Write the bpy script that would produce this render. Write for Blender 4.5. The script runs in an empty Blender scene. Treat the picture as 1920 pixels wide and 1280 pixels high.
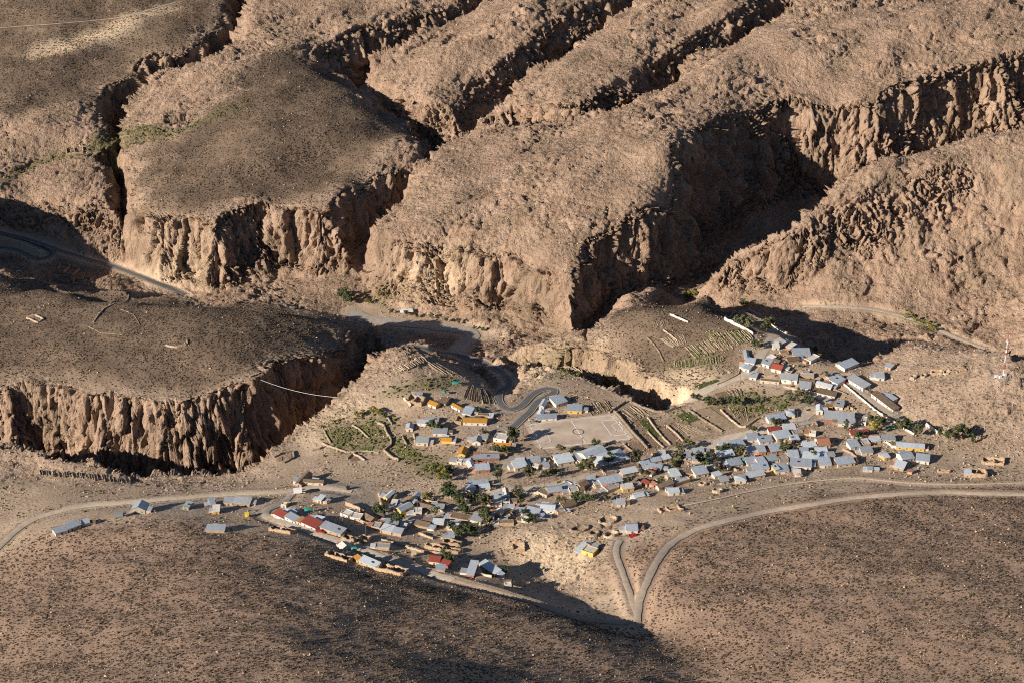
import bpy, bmesh, math, random
import numpy as np
from mathutils import Vector, Matrix

# ------------------------------------------------------------------ camera, sky, sun, exposure
CAM_H = 545.0
PITCH = math.radians(28.0)
HFOV = math.radians(30.0)
SUN_EL, SUN_AZ = math.radians(21.5), math.radians(31.0)   # light travels towards +x, SUN_AZ turned to +y
scene = bpy.context.scene
COL = scene.collection
cam_d = bpy.data.cameras.new('camera')
cam_d.sensor_width = 36.0
cam_d.angle = HFOV
cam_d.clip_start = 1.0
cam_d.clip_end = 8000.0
cam = bpy.data.objects.new('camera', cam_d)
cam.location = (0, 0, CAM_H)
cam.rotation_euler = (math.pi / 2 - PITCH, 0, 0)
COL.objects.link(cam)
scene.camera = cam

world = bpy.data.worlds.new('World')
scene.world = world
world.use_nodes = True
wn = world.node_tree
wn.nodes.clear()
sky = wn.nodes.new('ShaderNodeTexSky')
sky.sky_type = 'NISHITA'
sky.sun_disc = False
sky.sun_elevation = SUN_EL
sky.sun_rotation = math.atan2(-math.cos(SUN_AZ), -math.sin(SUN_AZ))
sky.altitude = 3300.0
bg = wn.nodes.new('ShaderNodeBackground')
bg.inputs['Strength'].default_value = 0.05
wo = wn.nodes.new('ShaderNodeOutputWorld')
wn.links.new(sky.outputs[0], bg.inputs[0])
wn.links.new(bg.outputs[0], wo.inputs[0])

sun_d = bpy.data.lights.new('sun', 'SUN')
sun_d.energy = 5.0
sun_d.angle = math.radians(0.53)
sun_d.color = (1.0, 0.90, 0.77)
sun = bpy.data.objects.new('sun', sun_d)
_dir = Vector((math.cos(SUN_EL) * math.cos(SUN_AZ), math.cos(SUN_EL) * math.sin(SUN_AZ), -math.sin(SUN_EL)))
sun.rotation_euler = _dir.to_track_quat('-Z', 'Y').to_euler()
COL.objects.link(sun)

scene.render.engine = 'CYCLES'
scene.cycles.use_denoising = False
scene.cycles.pixel_filter_type = 'BLACKMAN_HARRIS'
scene.cycles.filter_width = 1.1
scene.cycles.max_bounces = 5
scene.cycles.diffuse_bounces = 3
vs = scene.view_settings
vs.view_transform = 'Standard'
vs.look = 'None'
vs.gamma = 1.0
vs.use_curve_mapping = False
vs.exposure = 0.78

# ------------------------------------------------------------------ picture <-> place
F = 960.0 / math.tan(HFOV / 2)
CP, SP = math.cos(PITCH), math.sin(PITCH)

def ray(px, py):
    px = np.asarray(px, float); py = np.asarray(py, float)
    a = (px - 960.0) / F; b = -(py - 640.0) / F
    return a, CP + b * SP, -SP + b * CP

def at(px, py, z):
    a, b, c = ray(px, py)
    t = (np.asarray(z, float) - CAM_H) / c
    return a * t, b * t

def pix(x, y, z):
    d = y * CP + (CAM_H - z) * SP
    u = y * SP - (CAM_H - z) * CP
    return 960 + F * x / d, 640 - F * u / d

# ------------------------------------------------------------------ noise (numpy)
def _h(ix, iy, iz, s):
    h = (ix.astype(np.uint32) * np.uint32(374761393) + iy.astype(np.uint32) * np.uint32(668265263)
         + iz.astype(np.uint32) * np.uint32(2246822519) + np.uint32((s * 3266489917) & 0xffffffff))
    h ^= h >> np.uint32(13)
    h *= np.uint32(1274126177)
    h ^= h >> np.uint32(16)
    return h

def noise2(x, y, s=0):
    x = np.asarray(x, np.float32); y = np.asarray(y, np.float32)
    fx, fy = np.floor(x), np.floor(y)
    ix, iy = fx.astype(np.int64), fy.astype(np.int64)
    dx, dy = x - fx, y - fy
    z0 = np.zeros_like(ix)
    def g(ox, oy):
        a = _h(ix + ox, iy + oy, z0, s).astype(np.float32) * np.float32(2 * math.pi / 4294967296.0)
        return np.cos(a) * (dx - ox) + np.sin(a) * (dy - oy)
    u = dx * dx * dx * (dx * (dx * 6 - 15) + 10); v = dy * dy * dy * (dy * (dy * 6 - 15) + 10)
    a = g(0, 0); b = g(1, 0); c = g(0, 1); d = g(1, 1)
    return ((a + (b - a) * u) + ((c + (d - c) * u) - (a + (b - a) * u)) * v) * 1.5

def noise3(x, y, z, s=0):
    x = np.asarray(x, np.float32); y = np.asarray(y, np.float32); z = np.asarray(z, np.float32)
    fx, fy, fz = np.floor(x), np.floor(y), np.floor(z)
    ix, iy, iz = fx.astype(np.int64), fy.astype(np.int64), fz.astype(np.int64)
    dx, dy, dz = x - fx, y - fy, z - fz
    def g(ox, oy, oz):
        h = _h(ix + ox, iy + oy, iz + oz, s)
        gx = (h & np.uint32(1023)).astype(np.float32) / 511.5 - 1
        gy = ((h >> np.uint32(10)) & np.uint32(1023)).astype(np.float32) / 511.5 - 1
        gz = ((h >> np.uint32(20)) & np.uint32(1023)).astype(np.float32) / 511.5 - 1
        return gx * (dx - ox) + gy * (dy - oy) + gz * (dz - oz)
    u = dx * dx * (3 - 2 * dx); v = dy * dy * (3 - 2 * dy); w = dz * dz * (3 - 2 * dz)
    def pl(oz):
        a = g(0, 0, oz); b = g(1, 0, oz); c = g(0, 1, oz); d = g(1, 1, oz)
        ab = a + (b - a) * u
        return ab + ((c + (d - c) * u) - ab) * v
    p = pl(0)
    return (p + (pl(1) - p) * w) * 1.1

def facet3(x, y, z, s=0, tilt=1.6):
    """broken rock: every cell is one tilted face; returns its height and the distance to the next joint"""
    x = np.asarray(x, np.float32); y = np.asarray(y, np.float32); z = np.asarray(z, np.float32)
    fx, fy, fz = np.floor(x), np.floor(y), np.floor(z)
    ix, iy, iz = fx.astype(np.int64), fy.astype(np.int64), fz.astype(np.int64)
    dx, dy, dz = x - fx, y - fy, z - fz
    f1 = np.full(x.shape, 9, np.float32); f2 = np.full(x.shape, 9, np.float32); val = np.zeros(x.shape, np.float32)
    for ox in (-1, 0, 1):
        for oy in (-1, 0, 1):
            for oz in (-1, 0, 1):
                h = _h(ix + ox, iy + oy, iz + oz, s)
                px = (h & np.uint32(1023)).astype(np.float32) / 1023 + ox - dx
                py = ((h >> np.uint32(10)) & np.uint32(1023)).astype(np.float32) / 1023 + oy - dy
                pz = ((h >> np.uint32(20)) & np.uint32(1023)).astype(np.float32) / 1023 + oz - dz
                d = px * px + py * py + pz * pz
                near = d < f1
                g = h * np.uint32(2654435761); g ^= g >> np.uint32(15)
                a = (g & np.uint32(255)).astype(np.float32) / 127.5 - 1; b = ((g >> np.uint32(8)) & np.uint32(255)).astype(np.float32) / 127.5 - 1
                c = ((g >> np.uint32(16)) & np.uint32(255)).astype(np.float32) / 127.5 - 1; e = (g >> np.uint32(24)).astype(np.float32) / 255 - .5
                val = np.where(near, e + tilt * .5 * (a * px + b * py + c * pz), val)
                f2 = np.minimum(f2, np.maximum(f1, d)); f1 = np.minimum(f1, d)
    return val, np.sqrt(f2) - np.sqrt(f1)

def sstep(a, b, x):
    t = np.clip((x - a) / (b - a), 0, 1)
    return t * t * (3 - 2 * t)
# ------------------------------------------------------------------ terrain: tops, canyon floors, rims
# heights of the ground (picture column, row, metres above the football pitch)
TOPS = [
 # village and fields
 (990,795,0),(1012,840,0),(1150,778,0),(1185,822,0),(1070,810,0),(1000,765,-2),(1100,740,-4),(1170,735,-4),(1215,760,-1),(1280,780,1),
 (1350,740,3),(1400,725,5),(1480,740,6),(1560,765,7),(870,795,0),(760,755,1),(700,740,2),(650,810,-3),(720,820,-2),(800,840,-1),(580,870,-4),
 (450,905,-4),(300,920,-2),(100,905,-9),(0,900,-12),(-100,880,-13),(900,850,1),(960,880,3),(1100,880,3),(1200,860,3),(1300,850,5),(1400,815,5),
 (650,920,3),(700,935,4),(560,935,6),(450,940,6),(300,945,5),(200,955,4),(100,960,1),(20,985,-1),(-80,1010,-3),
 (800,950,6),(900,930,6),(1000,930,8),(1150,900,9),(1300,885,11),(1450,875,12),(1600,860,12),(1700,860,13),(1500,800,9),(1620,820,10),
 (600,975,14),(700,990,13),(800,1000,12),(880,1000,12),(660,1020,19),(760,1050,22),(850,1075,25),(930,1075,24),(520,985,17),(420,975,15),
 (960,1000,15),(1020,1020,19),(1100,990,20),(1200,950,20),(1350,930,20),(1110,1040,26),(1190,1000,25),
 # foreground: ravine, right hill, left hill
 (985,1062,14),(1055,1096,19),(1105,1128,27),(1150,1160,37),(1200,1190,45),(1290,1225,58),(1400,1262,70),(1520,1310,82),
 (1140,1090,31),(1190,1120,40),(1250,1040,35),(1330,985,29),(1450,955,25),(1600,934,23),(1750,925,23),(1920,927,23),(2080,927,24),
 (1250,1150,50),(1400,1080,46),(1600,1050,48),(1900,1050,56),(1400,1180,62),(1600,1180,71),(1900,1180,86),(1600,1290,90),(1900,1290,108),(2150,1290,118),(2100,1100,72),
 (1600,895,16),(1800,890,17),(1920,880,17),
 (0,1040,4),(60,1012,7),(120,990,9),(200,976,12),(300,972,16),(400,985,20),(500,1005,25),(580,1030,29),(680,1062,31),(800,1090,32),(900,1105,35),(1000,1132,45),(1080,1162,54),(1150,1192,59),
 (0,1150,36),(150,1100,36),(300,1080,42),(450,1090,50),(600,1130,60),(750,1170,66),(900,1215,72),(1050,1260,78),(1150,1290,80),
 (0,1280,72),(150,1230,68),(300,1180,70),(300,1290,98),(500,1220,88),(600,1300,112),(800,1290,102),(-150,1150,20),(-150,1280,50),(-250,1000,-10),
 # near canyon rim and the terraced hill
 (0,838,-14),(130,864,-13),(270,888,-12),(350,890,-11),(440,885,-10),(500,856,-8),(545,816,-6),(600,770,-2),(635,746,0),(690,692,6),(715,657,9),(760,641,10),(800,652,8),(830,690,4),(880,730,0),(930,755,-1),
 # eastern knoll, upper hamlet, rocky right-hand hill
 (960,665,-20),(1000,650,-14),(1060,640,-6),(1090,612,0),(1150,587,8),(1200,560,14),(1260,568,12),(1340,578,10),(1200,620,6),(1300,640,6),(1120,660,-6),(1200,680,-5),(1260,700,-4),(1300,725,0),
 (1020,690,-8),(1040,715,-5),(1080,690,-8),(1400,590,11),(1430,605,11),(1480,650,10),(1400,680,7),(1530,690,9),(1600,690,10),(1650,668,10),(1720,638,15),(1820,660,20),(1920,680,26),(2050,690,32),
 (1640,750,9),(1720,740,14),(1800,740,19),(1885,706,26),(1920,760,22),(1750,800,12),(1850,830,14),(1920,850,16),(2050,850,20),
 # western mesa
 (0,720,-4),(148,740,-5),(261,755,-5),(378,742,-4),(481,707,3),(560,672,-3),(610,660,-7),(655,640,-12),(640,594,-5),(690,602,-14),(520,575,3),(420,562,6),(350,557,6),(250,558,5),(150,540,0),(60,515,-9),(0,498,-14),(-100,490,-14),
 (200,640,3),(400,640,6),(0,620,-2),(-150,650,-2),(-150,560,-8),
 # mesas behind, and an added shade hill off the left edge
 (270,400,-9),(340,400,-10),(450,400,-10),(540,392,-10),(620,390,-9),(690,335,-4),(745,316,0),(400,340,-2),(450,280,9),(350,250,8),(550,220,16),(650,250,10),(770,240,6),(480,150,24),(600,170,20),(560,95,30),(660,160,18),
 (250,300,0),(240,220,10),(330,180,16),(420,110,28),
 (60,300,-6),(150,300,-4),(200,350,-8),(100,380,-18),(190,430,-22),(30,370,-18),(-100,330,-8),(0,330,-6),
 (0,240,6),(100,180,18),(180,180,14),(200,130,22),(300,90,30),(400,40,38),(200,40,40),(0,100,30),(0,0,48),(250,-30,50),(-200,100,30),(-290,356,24),(-230,350,18),(-340,345,22),(-290,400,14),(-200,-30,52),  # includes the unseen hill left of frame, added to shade the valley road
 (520,50,38),(620,60,36),(700,45,38),(640,0,46),(800,10,42),
 (700,140,16),(760,120,22),(830,170,16),(900,90,32),(850,50,36),(1000,40,42),(950,0,46),
 (980,180,22),(1050,150,28),(1150,120,33),(1200,60,40),(1300,40,44),
 (705,427,-14),(760,370,-6),(850,300,4),(900,250,10),(740,450,-12),(850,462,-10),(950,470,-10),(1040,500,-12),(1064,522,-14),(1105,458,-4),(1150,440,-1),(900,380,0),(1000,400,2),(1000,300,14),(1100,300,16),(1100,240,24),
 (1200,422,2),(1250,400,4),(1262,330,18),(1266,268,31),(1180,340,12),(1200,200,30),(1300,240,30),(1400,200,30),(1480,182,29),(1560,196,26),(1620,182,31),(1760,132,40),(1920,97,48),(1350,130,40),(1500,80,48),(1700,50,54),(1900,20,58),(1500,0,56),(1200,0,50),(1900,-60,66),(1200,-60,58),(2100,60,56),(2100,-40,66),(600,-60,56),
 # right-hand massif and its spur
 (1300,548,-46),(1340,512,-30),(1400,467,-12),(1470,431,2),(1540,388,14),(1600,325,28),(1640,306,33),(1750,272,40),(1920,237,46),(2080,200,50),(1600,350,24),(1700,330,30),(1800,310,34),(1920,300,38),(2080,290,42),
]
FLOORS = [
 (-150,930,-66),(270,972,-65),(520,900,-64),(650,800,-62),(700,700,-60),(720,620,-58),
 (0,445,-52),(200,500,-58),(350,550,-61),(450,540,-59),(560,550,-58),(660,575,-57),(720,600,-57),(800,608,-57),(880,622,-56),(950,625,-54),(1060,620,-52),
 (800,645,-52),(850,672,-43),(905,690,-33),(945,715,-21),(960,725,-15),
 (960,672,-44),(1020,690,-40),(1090,705,-36),(1170,730,-31),(1230,755,-27),
 (1180,610,-52),(1290,560,-54),(1400,480,-54),(1530,398,-48),(1700,330,-32),(1920,260,-18),(1490,590,-42),(1560,590,-38),(1600,600,-37),(1700,610,-36),(1800,640,-34),(1920,668,-31),(2050,700,-30),
 (690,530,-53),(700,470,-48),(735,400,-42),(770,330,-34),(810,275,-27),(750,225,-20),(690,170,-12),(640,110,-6),(720,110,-4),(800,60,4),(900,5,14),
 (880,250,-24),(960,200,-20),(1050,115,-8),(1160,25,6),(1010,222,-14),(1145,205,-8),(1265,150,0),(1300,108,4),(1450,35,16),
 (240,450,-48),(235,380,-44),(215,300,-34),(215,250,-28),(260,170,-14),(330,130,-6),(400,90,2),(450,0,16),(30,430,-50),
]
# canyons: outline along the rims; third number = horizontal run of the wall in metres
CANYONS = {
 'west': [(-260,735,16),(0,733,14),(69,722,14),(148,744,14),(261,757,12),(309,754,12),(378,744,12),(447,730,12),(481,709,12),(520,682,14),(560,675,14),(610,668,14),(650,648,16),(680,618,18),(695,600,18),
          (760,592,18),(790,615,18),(770,641,30),(745,642,26),(715,657,20),(700,675,16),(690,691,16),(635,746,14),(600,771,14),(545,817,14),(500,857,14),(440,886,14),(350,891,14),(270,889,14),(200,882,14),(130,864,14),(60,844,14),(0,837,14),(-260,820,14)],
 'road': [(-140,500,50),(0,506,46),(60,524,40),(150,545,34),(250,557,28),(350,558,26),(450,565,26),(560,580,26),(650,594,22),(695,603,20),
          (745,643,24),(800,646,24),(835,672,22),(870,695,18),(905,718,14),(932,738,9),(950,740,8),(968,730,8),(985,708,10),(972,684,10),(962,668,12),(985,654,18),(1040,642,24),(1075,616,24),(1100,612,24),
          (1090,580,10),(1064,524,16),(1040,498,20),(1000,484,22),(950,470,20),(900,470,20),(850,464,24),(790,452,26),(740,448,20),(703,428,14),
          (660,420,14),(640,386,16),(600,397,18),(540,392,20),(500,390,20),(450,401,22),(400,418,18),(340,402,20),(290,397,18),(264,394,14),
          (240,400,14),(205,395,16),(150,380,40),(80,372,50),(0,360,44),(-140,350,44)],
 'gorge': [(690,560,10),(655,540,12),(636,470,14),(627,420,14),(642,376,14),(690,336,13),(745,317,13),(777,303,13),(793,275,14),(775,240,16),(745,219,16),(715,201,18),(690,176,20),(660,151,20),(612,131,26),(583,108,30),(590,82,28),(620,70,26),(700,50,24),(780,28,22),(860,0,20),(930,-50,20),
           (1010,-50,10),(906,0,10),(850,35,10),(760,80,12),(706,101,12),(700,135,12),(690,153,14),(720,160,24),(765,174,26),(800,190,28),(835,197,26),(880,240,10),(835,268,12),(800,290,10),(772,313,8),(765,366,8),(716,408,8),(701,428,8),(711,470,10),(722,520,12),(738,565,12)],
 'second': [(820,262,12),(833,196,34),(845,172,38),(930,112,40),(962,92,36),(1020,50,36),(1100,10,36),(1180,-40,36),(1260,-40,8),(1165,22,8),(1045,113,8),(968,160,8),(948,196,9),(930,208,9),(862,256,9),(835,270,9)],
 'third': [(905,232,8),(960,195,14),(1040,192,22),(1090,189,28),(1160,150,34),(1230,100,36),(1300,65,36),(1390,15,34),(1460,-30,34),(1540,-30,8),(1452,35,8),(1302,106,8),(1267,150,8),(1146,206,8),(1080,219,8),(1000,226,7),(930,228,7)],
 'right': [(1100,640,10),(1066,600,10),(1064,524,14),(1088,490,14),(1105,458,18),(1150,440,18),(1200,424,22),(1250,400,22),(1262,340,30),(1266,268,30),(1300,245,34),(1370,210,36),(1440,190,36),(1480,181,36),(1520,190,34),(1560,198,30),(1600,190,32),(1700,152,32),(1760,131,32),(1850,111,32),(1920,96,32),(2100,60,32),
           (2100,190,12),(1920,238,12),(1750,273,12),(1640,306,12),(1572,338,11),(1541,386,9),(1470,431,9),(1400,468,8),(1340,513,8),(1302,549,8),(1280,566,14),(1240,562,26),(1200,561,30),(1150,588,26)],
 'valley': [(1296,556,8),(1340,580,20),(1390,584,26),(1432,603,34),(1480,628,36),(1530,668,34),(1580,682,32),(1640,668,34),(1680,652,34),(1720,637,34),(1760,642,30),(1820,658,28),(1920,676,28),(2100,695,28),
            (2100,290,105),(1920,300,105),(1800,312,100),(1700,332,92),(1600,356,76),(1560,372,60),(1541,394,40),(1472,434,22),(1402,471,18),(1342,516,14),(1304,550,9)],
 'ravine': [(930,668,5),(970,690,4),(1020,684,5),(1062,691,5),(1098,706,5),(1132,725,5),(1190,745,5),(1214,763,5),(1236,770,5),(1258,769,5),(1280,757,5),(1272,735,4),(1250,712,5),(1205,693,4),(1160,676,4),(1130,664,4),(1100,656,4),(1050,655,5),(1000,653,6),(950,650,8)],
 'slit': [(425,-60,12),(425,0,13),(420,40,13),(390,75,13),(330,105,14),(290,112,14),(220,150,14),(186,180,13),(196,235,12),(209,275,12),(182,291,12),(196,320,12),(210,380,11),(213,440,12),(215,480,12),
          (264,480,10),(262,432,9),(246,393,8),(245,348,8),(226,333,7),(222,293,7),(228,268,7),(235,197,7),(272,162,7),(330,131,7),(410,96,7),(455,50,7),(461,0,7),(475,-60,7)],
}

GR = 1.25
GX0, GX1, GY0, GY1 = -700.0, 640.0, 470.0, 1760.0
gx = np.arange(GX0, GX1 + 1e-6, GR); gy = np.arange(GY0, GY1 + 1e-6, GR)
NXg, NYg = len(gx), len(gy)

def rbf(points, lam=0.02):
    P = np.array([(*at(a, b, c), c) for a, b, c in points], float)
    X = P[:, :2] / 300.0
    n = len(X)
    d = np.sqrt(((X[:, None] - X[None]) ** 2).sum(-1)) + 1e-9
    # blend of thin plate and linear kernels keeps the sheet from overshooting
    K = d * d * np.log(d) * 0.35 - d
    A = np.zeros((n + 3, n + 3)); A[:n, :n] = K + np.eye(n) * -lam
    A[:n, n] = 1; A[:n, n + 1:] = X; A[n, :n] = 1; A[n + 1:, :n] = X.T
    w = np.linalg.solve(A, np.concatenate([P[:, 2], np.zeros(3)]))
    def ev(x, y):
        q = np.stack([x.ravel(), y.ravel()], 1) / 300.0
        out = np.empty(len(q))
        for i in range(0, len(q), 8000):
            c = q[i:i + 8000]
            dd = np.sqrt(((c[:, None] - X[None]) ** 2).sum(-1)) + 1e-9
            out[i:i + 8000] = (dd * dd * np.log(dd) * 0.35 - dd) @ w[:n] + w[n] + c @ w[n + 1:]
        return out.reshape(x.shape)
    return ev

def upsample(Z, cx, cy):
    iy = np.clip((gy - cy[0]) / (cy[1] - cy[0]), 0, len(cy) - 1.001); jx = np.clip((gx - cx[0]) / (cx[1] - cx[0]), 0, len(cx) - 1.001)
    i0 = iy.astype(int); j0 = jx.astype(int); fi = (iy - i0)[:, None]; fj = (jx - j0)[None]
    a = Z[i0][:, j0]; b = Z[i0][:, j0 + 1]; c = Z[i0 + 1][:, j0]; d = Z[i0 + 1][:, j0 + 1]
    return (a * (1 - fj) + b * fj) * (1 - fi) + (c * (1 - fj) + d * fj) * fi

def blur(Z, r):
    if r < 1: return Z
    for ax in (0, 1):
        for _ in range(2):
            P = np.pad(Z, [(r + 1, r) if k == ax else (0, 0) for k in (0, 1)], mode='edge')
            C = np.cumsum(P, axis=ax)
            Z = (C[2 * r + 1:] - C[:-2 * r - 1]) / (2 * r + 1) if ax == 0 else (C[:, 2 * r + 1:] - C[:, :-2 * r - 1]) / (2 * r + 1)
    return Z

_cx = np.arange(GX0, GX1 + 8, 8.0); _cy = np.arange(GY0, GY1 + 8, 8.0)
_CX, _CY = np.meshgrid(_cx, _cy)
T = blur(upsample(rbf(TOPS)(_CX, _CY), _cx, _cy), 6)
# canyon floors: inverse distance weights never overshoot
FP = np.array([(*at(a, b, c), c) for a, b, c in FLOORS])
_w = 0; _s = 0
for X_, Y_, Z_ in FP:
    k = 1 / ((_CX - X_) ** 2 + (_CY - Y_) ** 2 + 60.0) ** 1.7
    _w = _w + k; _s = _s + k * Z_
FL = blur(upsample(_s / _w, _cx, _cy), 4)
FL = np.minimum(FL, T - 6)

def sample(Z, x, y):
    i = np.clip((np.asarray(y) - GY0) / GR, 0, NYg - 1.001); j = np.clip((np.asarray(x) - GX0) / GR, 0, NXg - 1.001)
    i0 = i.astype(int); j0 = j.astype(int); fi = i - i0; fj = j - j0
    return (Z[i0, j0] * (1 - fj) + Z[i0, j0 + 1] * fj) * (1 - fi) + (Z[i0 + 1, j0] * (1 - fj) + Z[i0 + 1, j0 + 1] * fj) * fi

def hit(px, py, Z):
    """first point of the ground Z seen through a picture point"""
    px = np.atleast_1d(np.asarray(px, float)); py = np.atleast_1d(np.asarray(py, float))
    a, b, c = ray(px, py)
    ys = np.arange(GY0, GY1, 1.0)
    t = ys[None] / b[:, None]
    below = (CAM_H + c[:, None] * t) < sample(Z, a[:, None] * t, np.broadcast_to(ys, t.shape))
    k = np.where(below.any(1), below.argmax(1), len(ys) - 1)
    hi = ys[k]; lo = hi - 1.0
    for _ in range(8):
        m = (lo + hi) / 2; tt = m / b
        u = (CAM_H + c * tt) < sample(Z, a * tt, m)
        hi = np.where(u, m, hi); lo = np.where(u, lo, m)
    tt = hi / b
    return a * tt, hi, CAM_H + c * tt

MX, MY = np.meshgrid(gx, gy)
# uneven rims: the plan of the walls is warped into buttresses and clefts
WXo = 6.0 * noise2(MX / 34, MY / 34, 1) + 3.4 * noise2(MX / 13, MY / 13, 2) + 1.5 * noise2(MX / 5.5, MY / 5.5, 3)
WYo = 6.0 * noise2(MX / 34, MY / 34, 4) + 3.4 * noise2(MX / 13, MY / 13, 5) + 1.5 * noise2(MX / 5.5, MY / 5.5, 6)

def in_poly(x, y, P):
    c = np.zeros(x.shape, bool)
    n = len(P)
    for i in range(n):
        x0, y0 = P[i]; x1, y1 = P[(i + 1) % n]
        if y0 == y1: continue
        m = ((y0 > y) != (y1 > y)) & (x < (x1 - x0) * (y - y0) / (y1 - y0) + x0)
        c ^= m
    return c

def outline(pts, Z):
    pa = np.array(pts, float)
    hx, hy, hz = hit(pa[:, 0], pa[:, 1], Z)
    return pa, np.stack([hx, hy], 1)

# shoulders: the ground bends down towards the rims
inside = np.zeros(T.shape, bool)
for name, pts in CANYONS.items():
    if name != 'ravine': inside |= in_poly(MX, MY, outline(pts, T)[1])
_sp = outline([(1285,565),(1325,490),(1400,440),(1540,365),(1640,290),(1700,300),(1570,425),(1400,505),(1310,575)], T)[1]
spur = blur(in_poly(MX, MY, _sp).astype(float), 5)
T = T - (8.0 * blur(inside.astype(float), 14) + 5.0 * blur(inside.astype(float), 4)) * sstep(930, 1060, MY) * (1 - .9 * spur)
# relief of the high ground: long swells running away to the right
ra_ = math.radians(38); RX = MX * math.cos(ra_) + MY * math.sin(ra_); RY = -MX * math.sin(ra_) + MY * math.cos(ra_)
T = T + sstep(1020, 1120, MY) * (6.0 * noise2(RX / 150, RY / 48, 41) + 3.6 * noise2(RX / 60, RY / 24, 42))

H = T.copy()
WALL = np.zeros_like(T)
for name, pts in CANYONS.items():
    pa, P = outline(pts, T)
    x0, x1, y0, y1 = P[:, 0].min() - 15, P[:, 0].max() + 15, P[:, 1].min() - 15, P[:, 1].max() + 15
    j0, j1 = np.clip(((np.array([x0, x1]) - GX0) / GR).astype(int), 0, NXg - 1); i0, i1 = np.clip(((np.array([y0, y1]) - GY0) / GR).astype(int), 0, NYg - 1)
    sl = (slice(i0, i1 + 1), slice(j0, j1 + 1))
    wob = 0.35 if name == 'ravine' else 1.0
    qx = (MX[sl] + wob * WXo[sl]).astype(np.float32); qy = (MY[sl] + wob * WYo[sl]).astype(np.float32)
    ins = in_poly(qx, qy, P)
    if not ins.any(): continue
    vx, vy = qx[ins], qy[ins]
    t = np.full(vx.shape, 1e9, np.float32)
    n = len(P)
    for i in range(n):
        ax, ay = P[i]; bx, by = P[(i + 1) % n]; ra, rb = pa[i, 2], pa[(i + 1) % n, 2]
        ex, ey = bx - ax, by - ay
        L2 = ex * ex + ey * ey + 1e-9
        k = np.clip(((vx - ax) * ex + (vy - ay) * ey) / L2, 0, 1)
        d = np.hypot(vx - ax - k * ex, vy - ay - k * ey)
        t = np.minimum(t, d / (ra + (rb - ra) * k))
    s = np.clip(t, 0, 1)
    q = np.zeros(qx.shape, np.float32)
    q[ins] = np.where(s < 0.75, s / 0.75 * 0.86, 0.86 + (s - 0.75) / 0.25 * 0.14) * (0.55 + 0.45 * sstep(0, 0.35, s))
    q = q / max(q.max(), 1e-6)
    Hn = T[sl] * (1 - q) + FL[sl] * q
    H[sl] = np.minimum(H[sl], Hn)
    w = np.zeros(qx.shape, np.float32); w[ins] = np.where(t < 1.25, 1, 0)
    WALL[sl] = np.maximum(WALL[sl], w)
# ------------------------------------------------------------------ zones of the ground
def mask(px_polys, soft=3, wob=4.0):
    out = np.zeros_like(H)
    for poly in px_polys:
        p = np.array(poly, float)
        x, y, z = hit(p[:, 0], p[:, 1], H)
        x0, x1, y0, y1 = x.min() - 20, x.max() + 20, y.min() - 20, y.max() + 20
        j0, j1 = np.clip(((np.array([x0, x1]) - GX0) / GR).astype(int), 0, NXg - 1); i0, i1 = np.clip(((np.array([y0, y1]) - GY0) / GR).astype(int), 0, NYg - 1)
        sl = (slice(i0, i1 + 1), slice(j0, j1 + 1))
        out[sl] = np.maximum(out[sl], in_poly(MX[sl] + wob * 0.5 * WXo[sl], MY[sl] + wob * 0.5 * WYo[sl], np.stack([x, y], 1)).astype(float))
    return blur(out, soft)

gyy, gxx = np.gradient(blur(H, 1), GR)
SLOPE = np.hypot(gxx, gyy)
# shrub-covered soil, smooth to the eye
SOIL = mask([
 [(240,330),(262,385),(300,392),(345,400),(400,412),(452,396),(540,388),(618,380),(690,325),(742,300),(768,262),(745,232),(700,205),(650,158),(590,120),(570,100),(560,88),(470,100),(430,140),(460,170),(300,262),(236,290)],
 [(-300,-80),(415,-80),(410,40),(320,95),(230,140),(170,180),(100,215),(0,225),(-300,235)],
 [(-300,500),(0,505),(350,562),(640,596),(672,612),(630,620),(600,640),(560,668),(520,680),(470,702),(430,722),(300,742),(150,730),(70,712),(0,722),(-300,720)],
 [(1090,615),(1160,590),(1200,566),(1250,566),(1400,590),(1430,610),(1400,700),(1280,730),(1240,690),(1130,650)]], 4, 5.0)
VILL = mask([
 [(-200,1000),(0,905),(120,905),(280,915),(450,905),(560,860),(600,800),(700,745),(790,720),(880,745),(940,740),(1010,720),(1050,690),(1100,690),(1190,735),(1250,770),(1320,720),(1300,640),(1360,590),(1430,600),(1490,640),(1580,690),(1700,790),(1760,820),(2100,850),(2100,915),(1700,915),(1500,925),(1300,965),(1180,960),(1000,985),(940,1050),(1000,1110),(900,1105),(700,1065),(560,1010),(440,985),(250,960),(100,985),(0,1030)],
 [(600,540),(700,600),(900,640),(980,640),(900,610),(760,580)]], 5, 2.0)
FORE = mask([[(-300,1060),(-100,1030),(0,1040),(110,995),(200,978),(380,985),(560,1015),(700,1065),(900,1105),(1000,1125),(1180,1185),(1200,1140),(1160,1080),(1150,1020),(1250,1010),(1330,975),(1450,945),(1600,925),(1920,915),(2300,915),(2300,1400),(-300,1400)]], 4, 2.0)
BACK = sstep(960, 1010, MY)
hillK = mask([[(1600,720),(1650,672),(1720,640),(1920,680),(2200,700),(2200,870),(1920,860),(1780,830),(1700,790)], [(560,850),(600,772),(700,685),(720,655),(800,650),(760,700),(700,735),(640,790)], [(-300,820),(0,840),(270,890),(440,888),(520,850),(470,905),(280,915),(0,890),(-300,880)], [(930,1000),(1000,985),(1150,965),(1180,1040),(1140,1120),(1000,1100)]], 5, 2.0)
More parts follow.
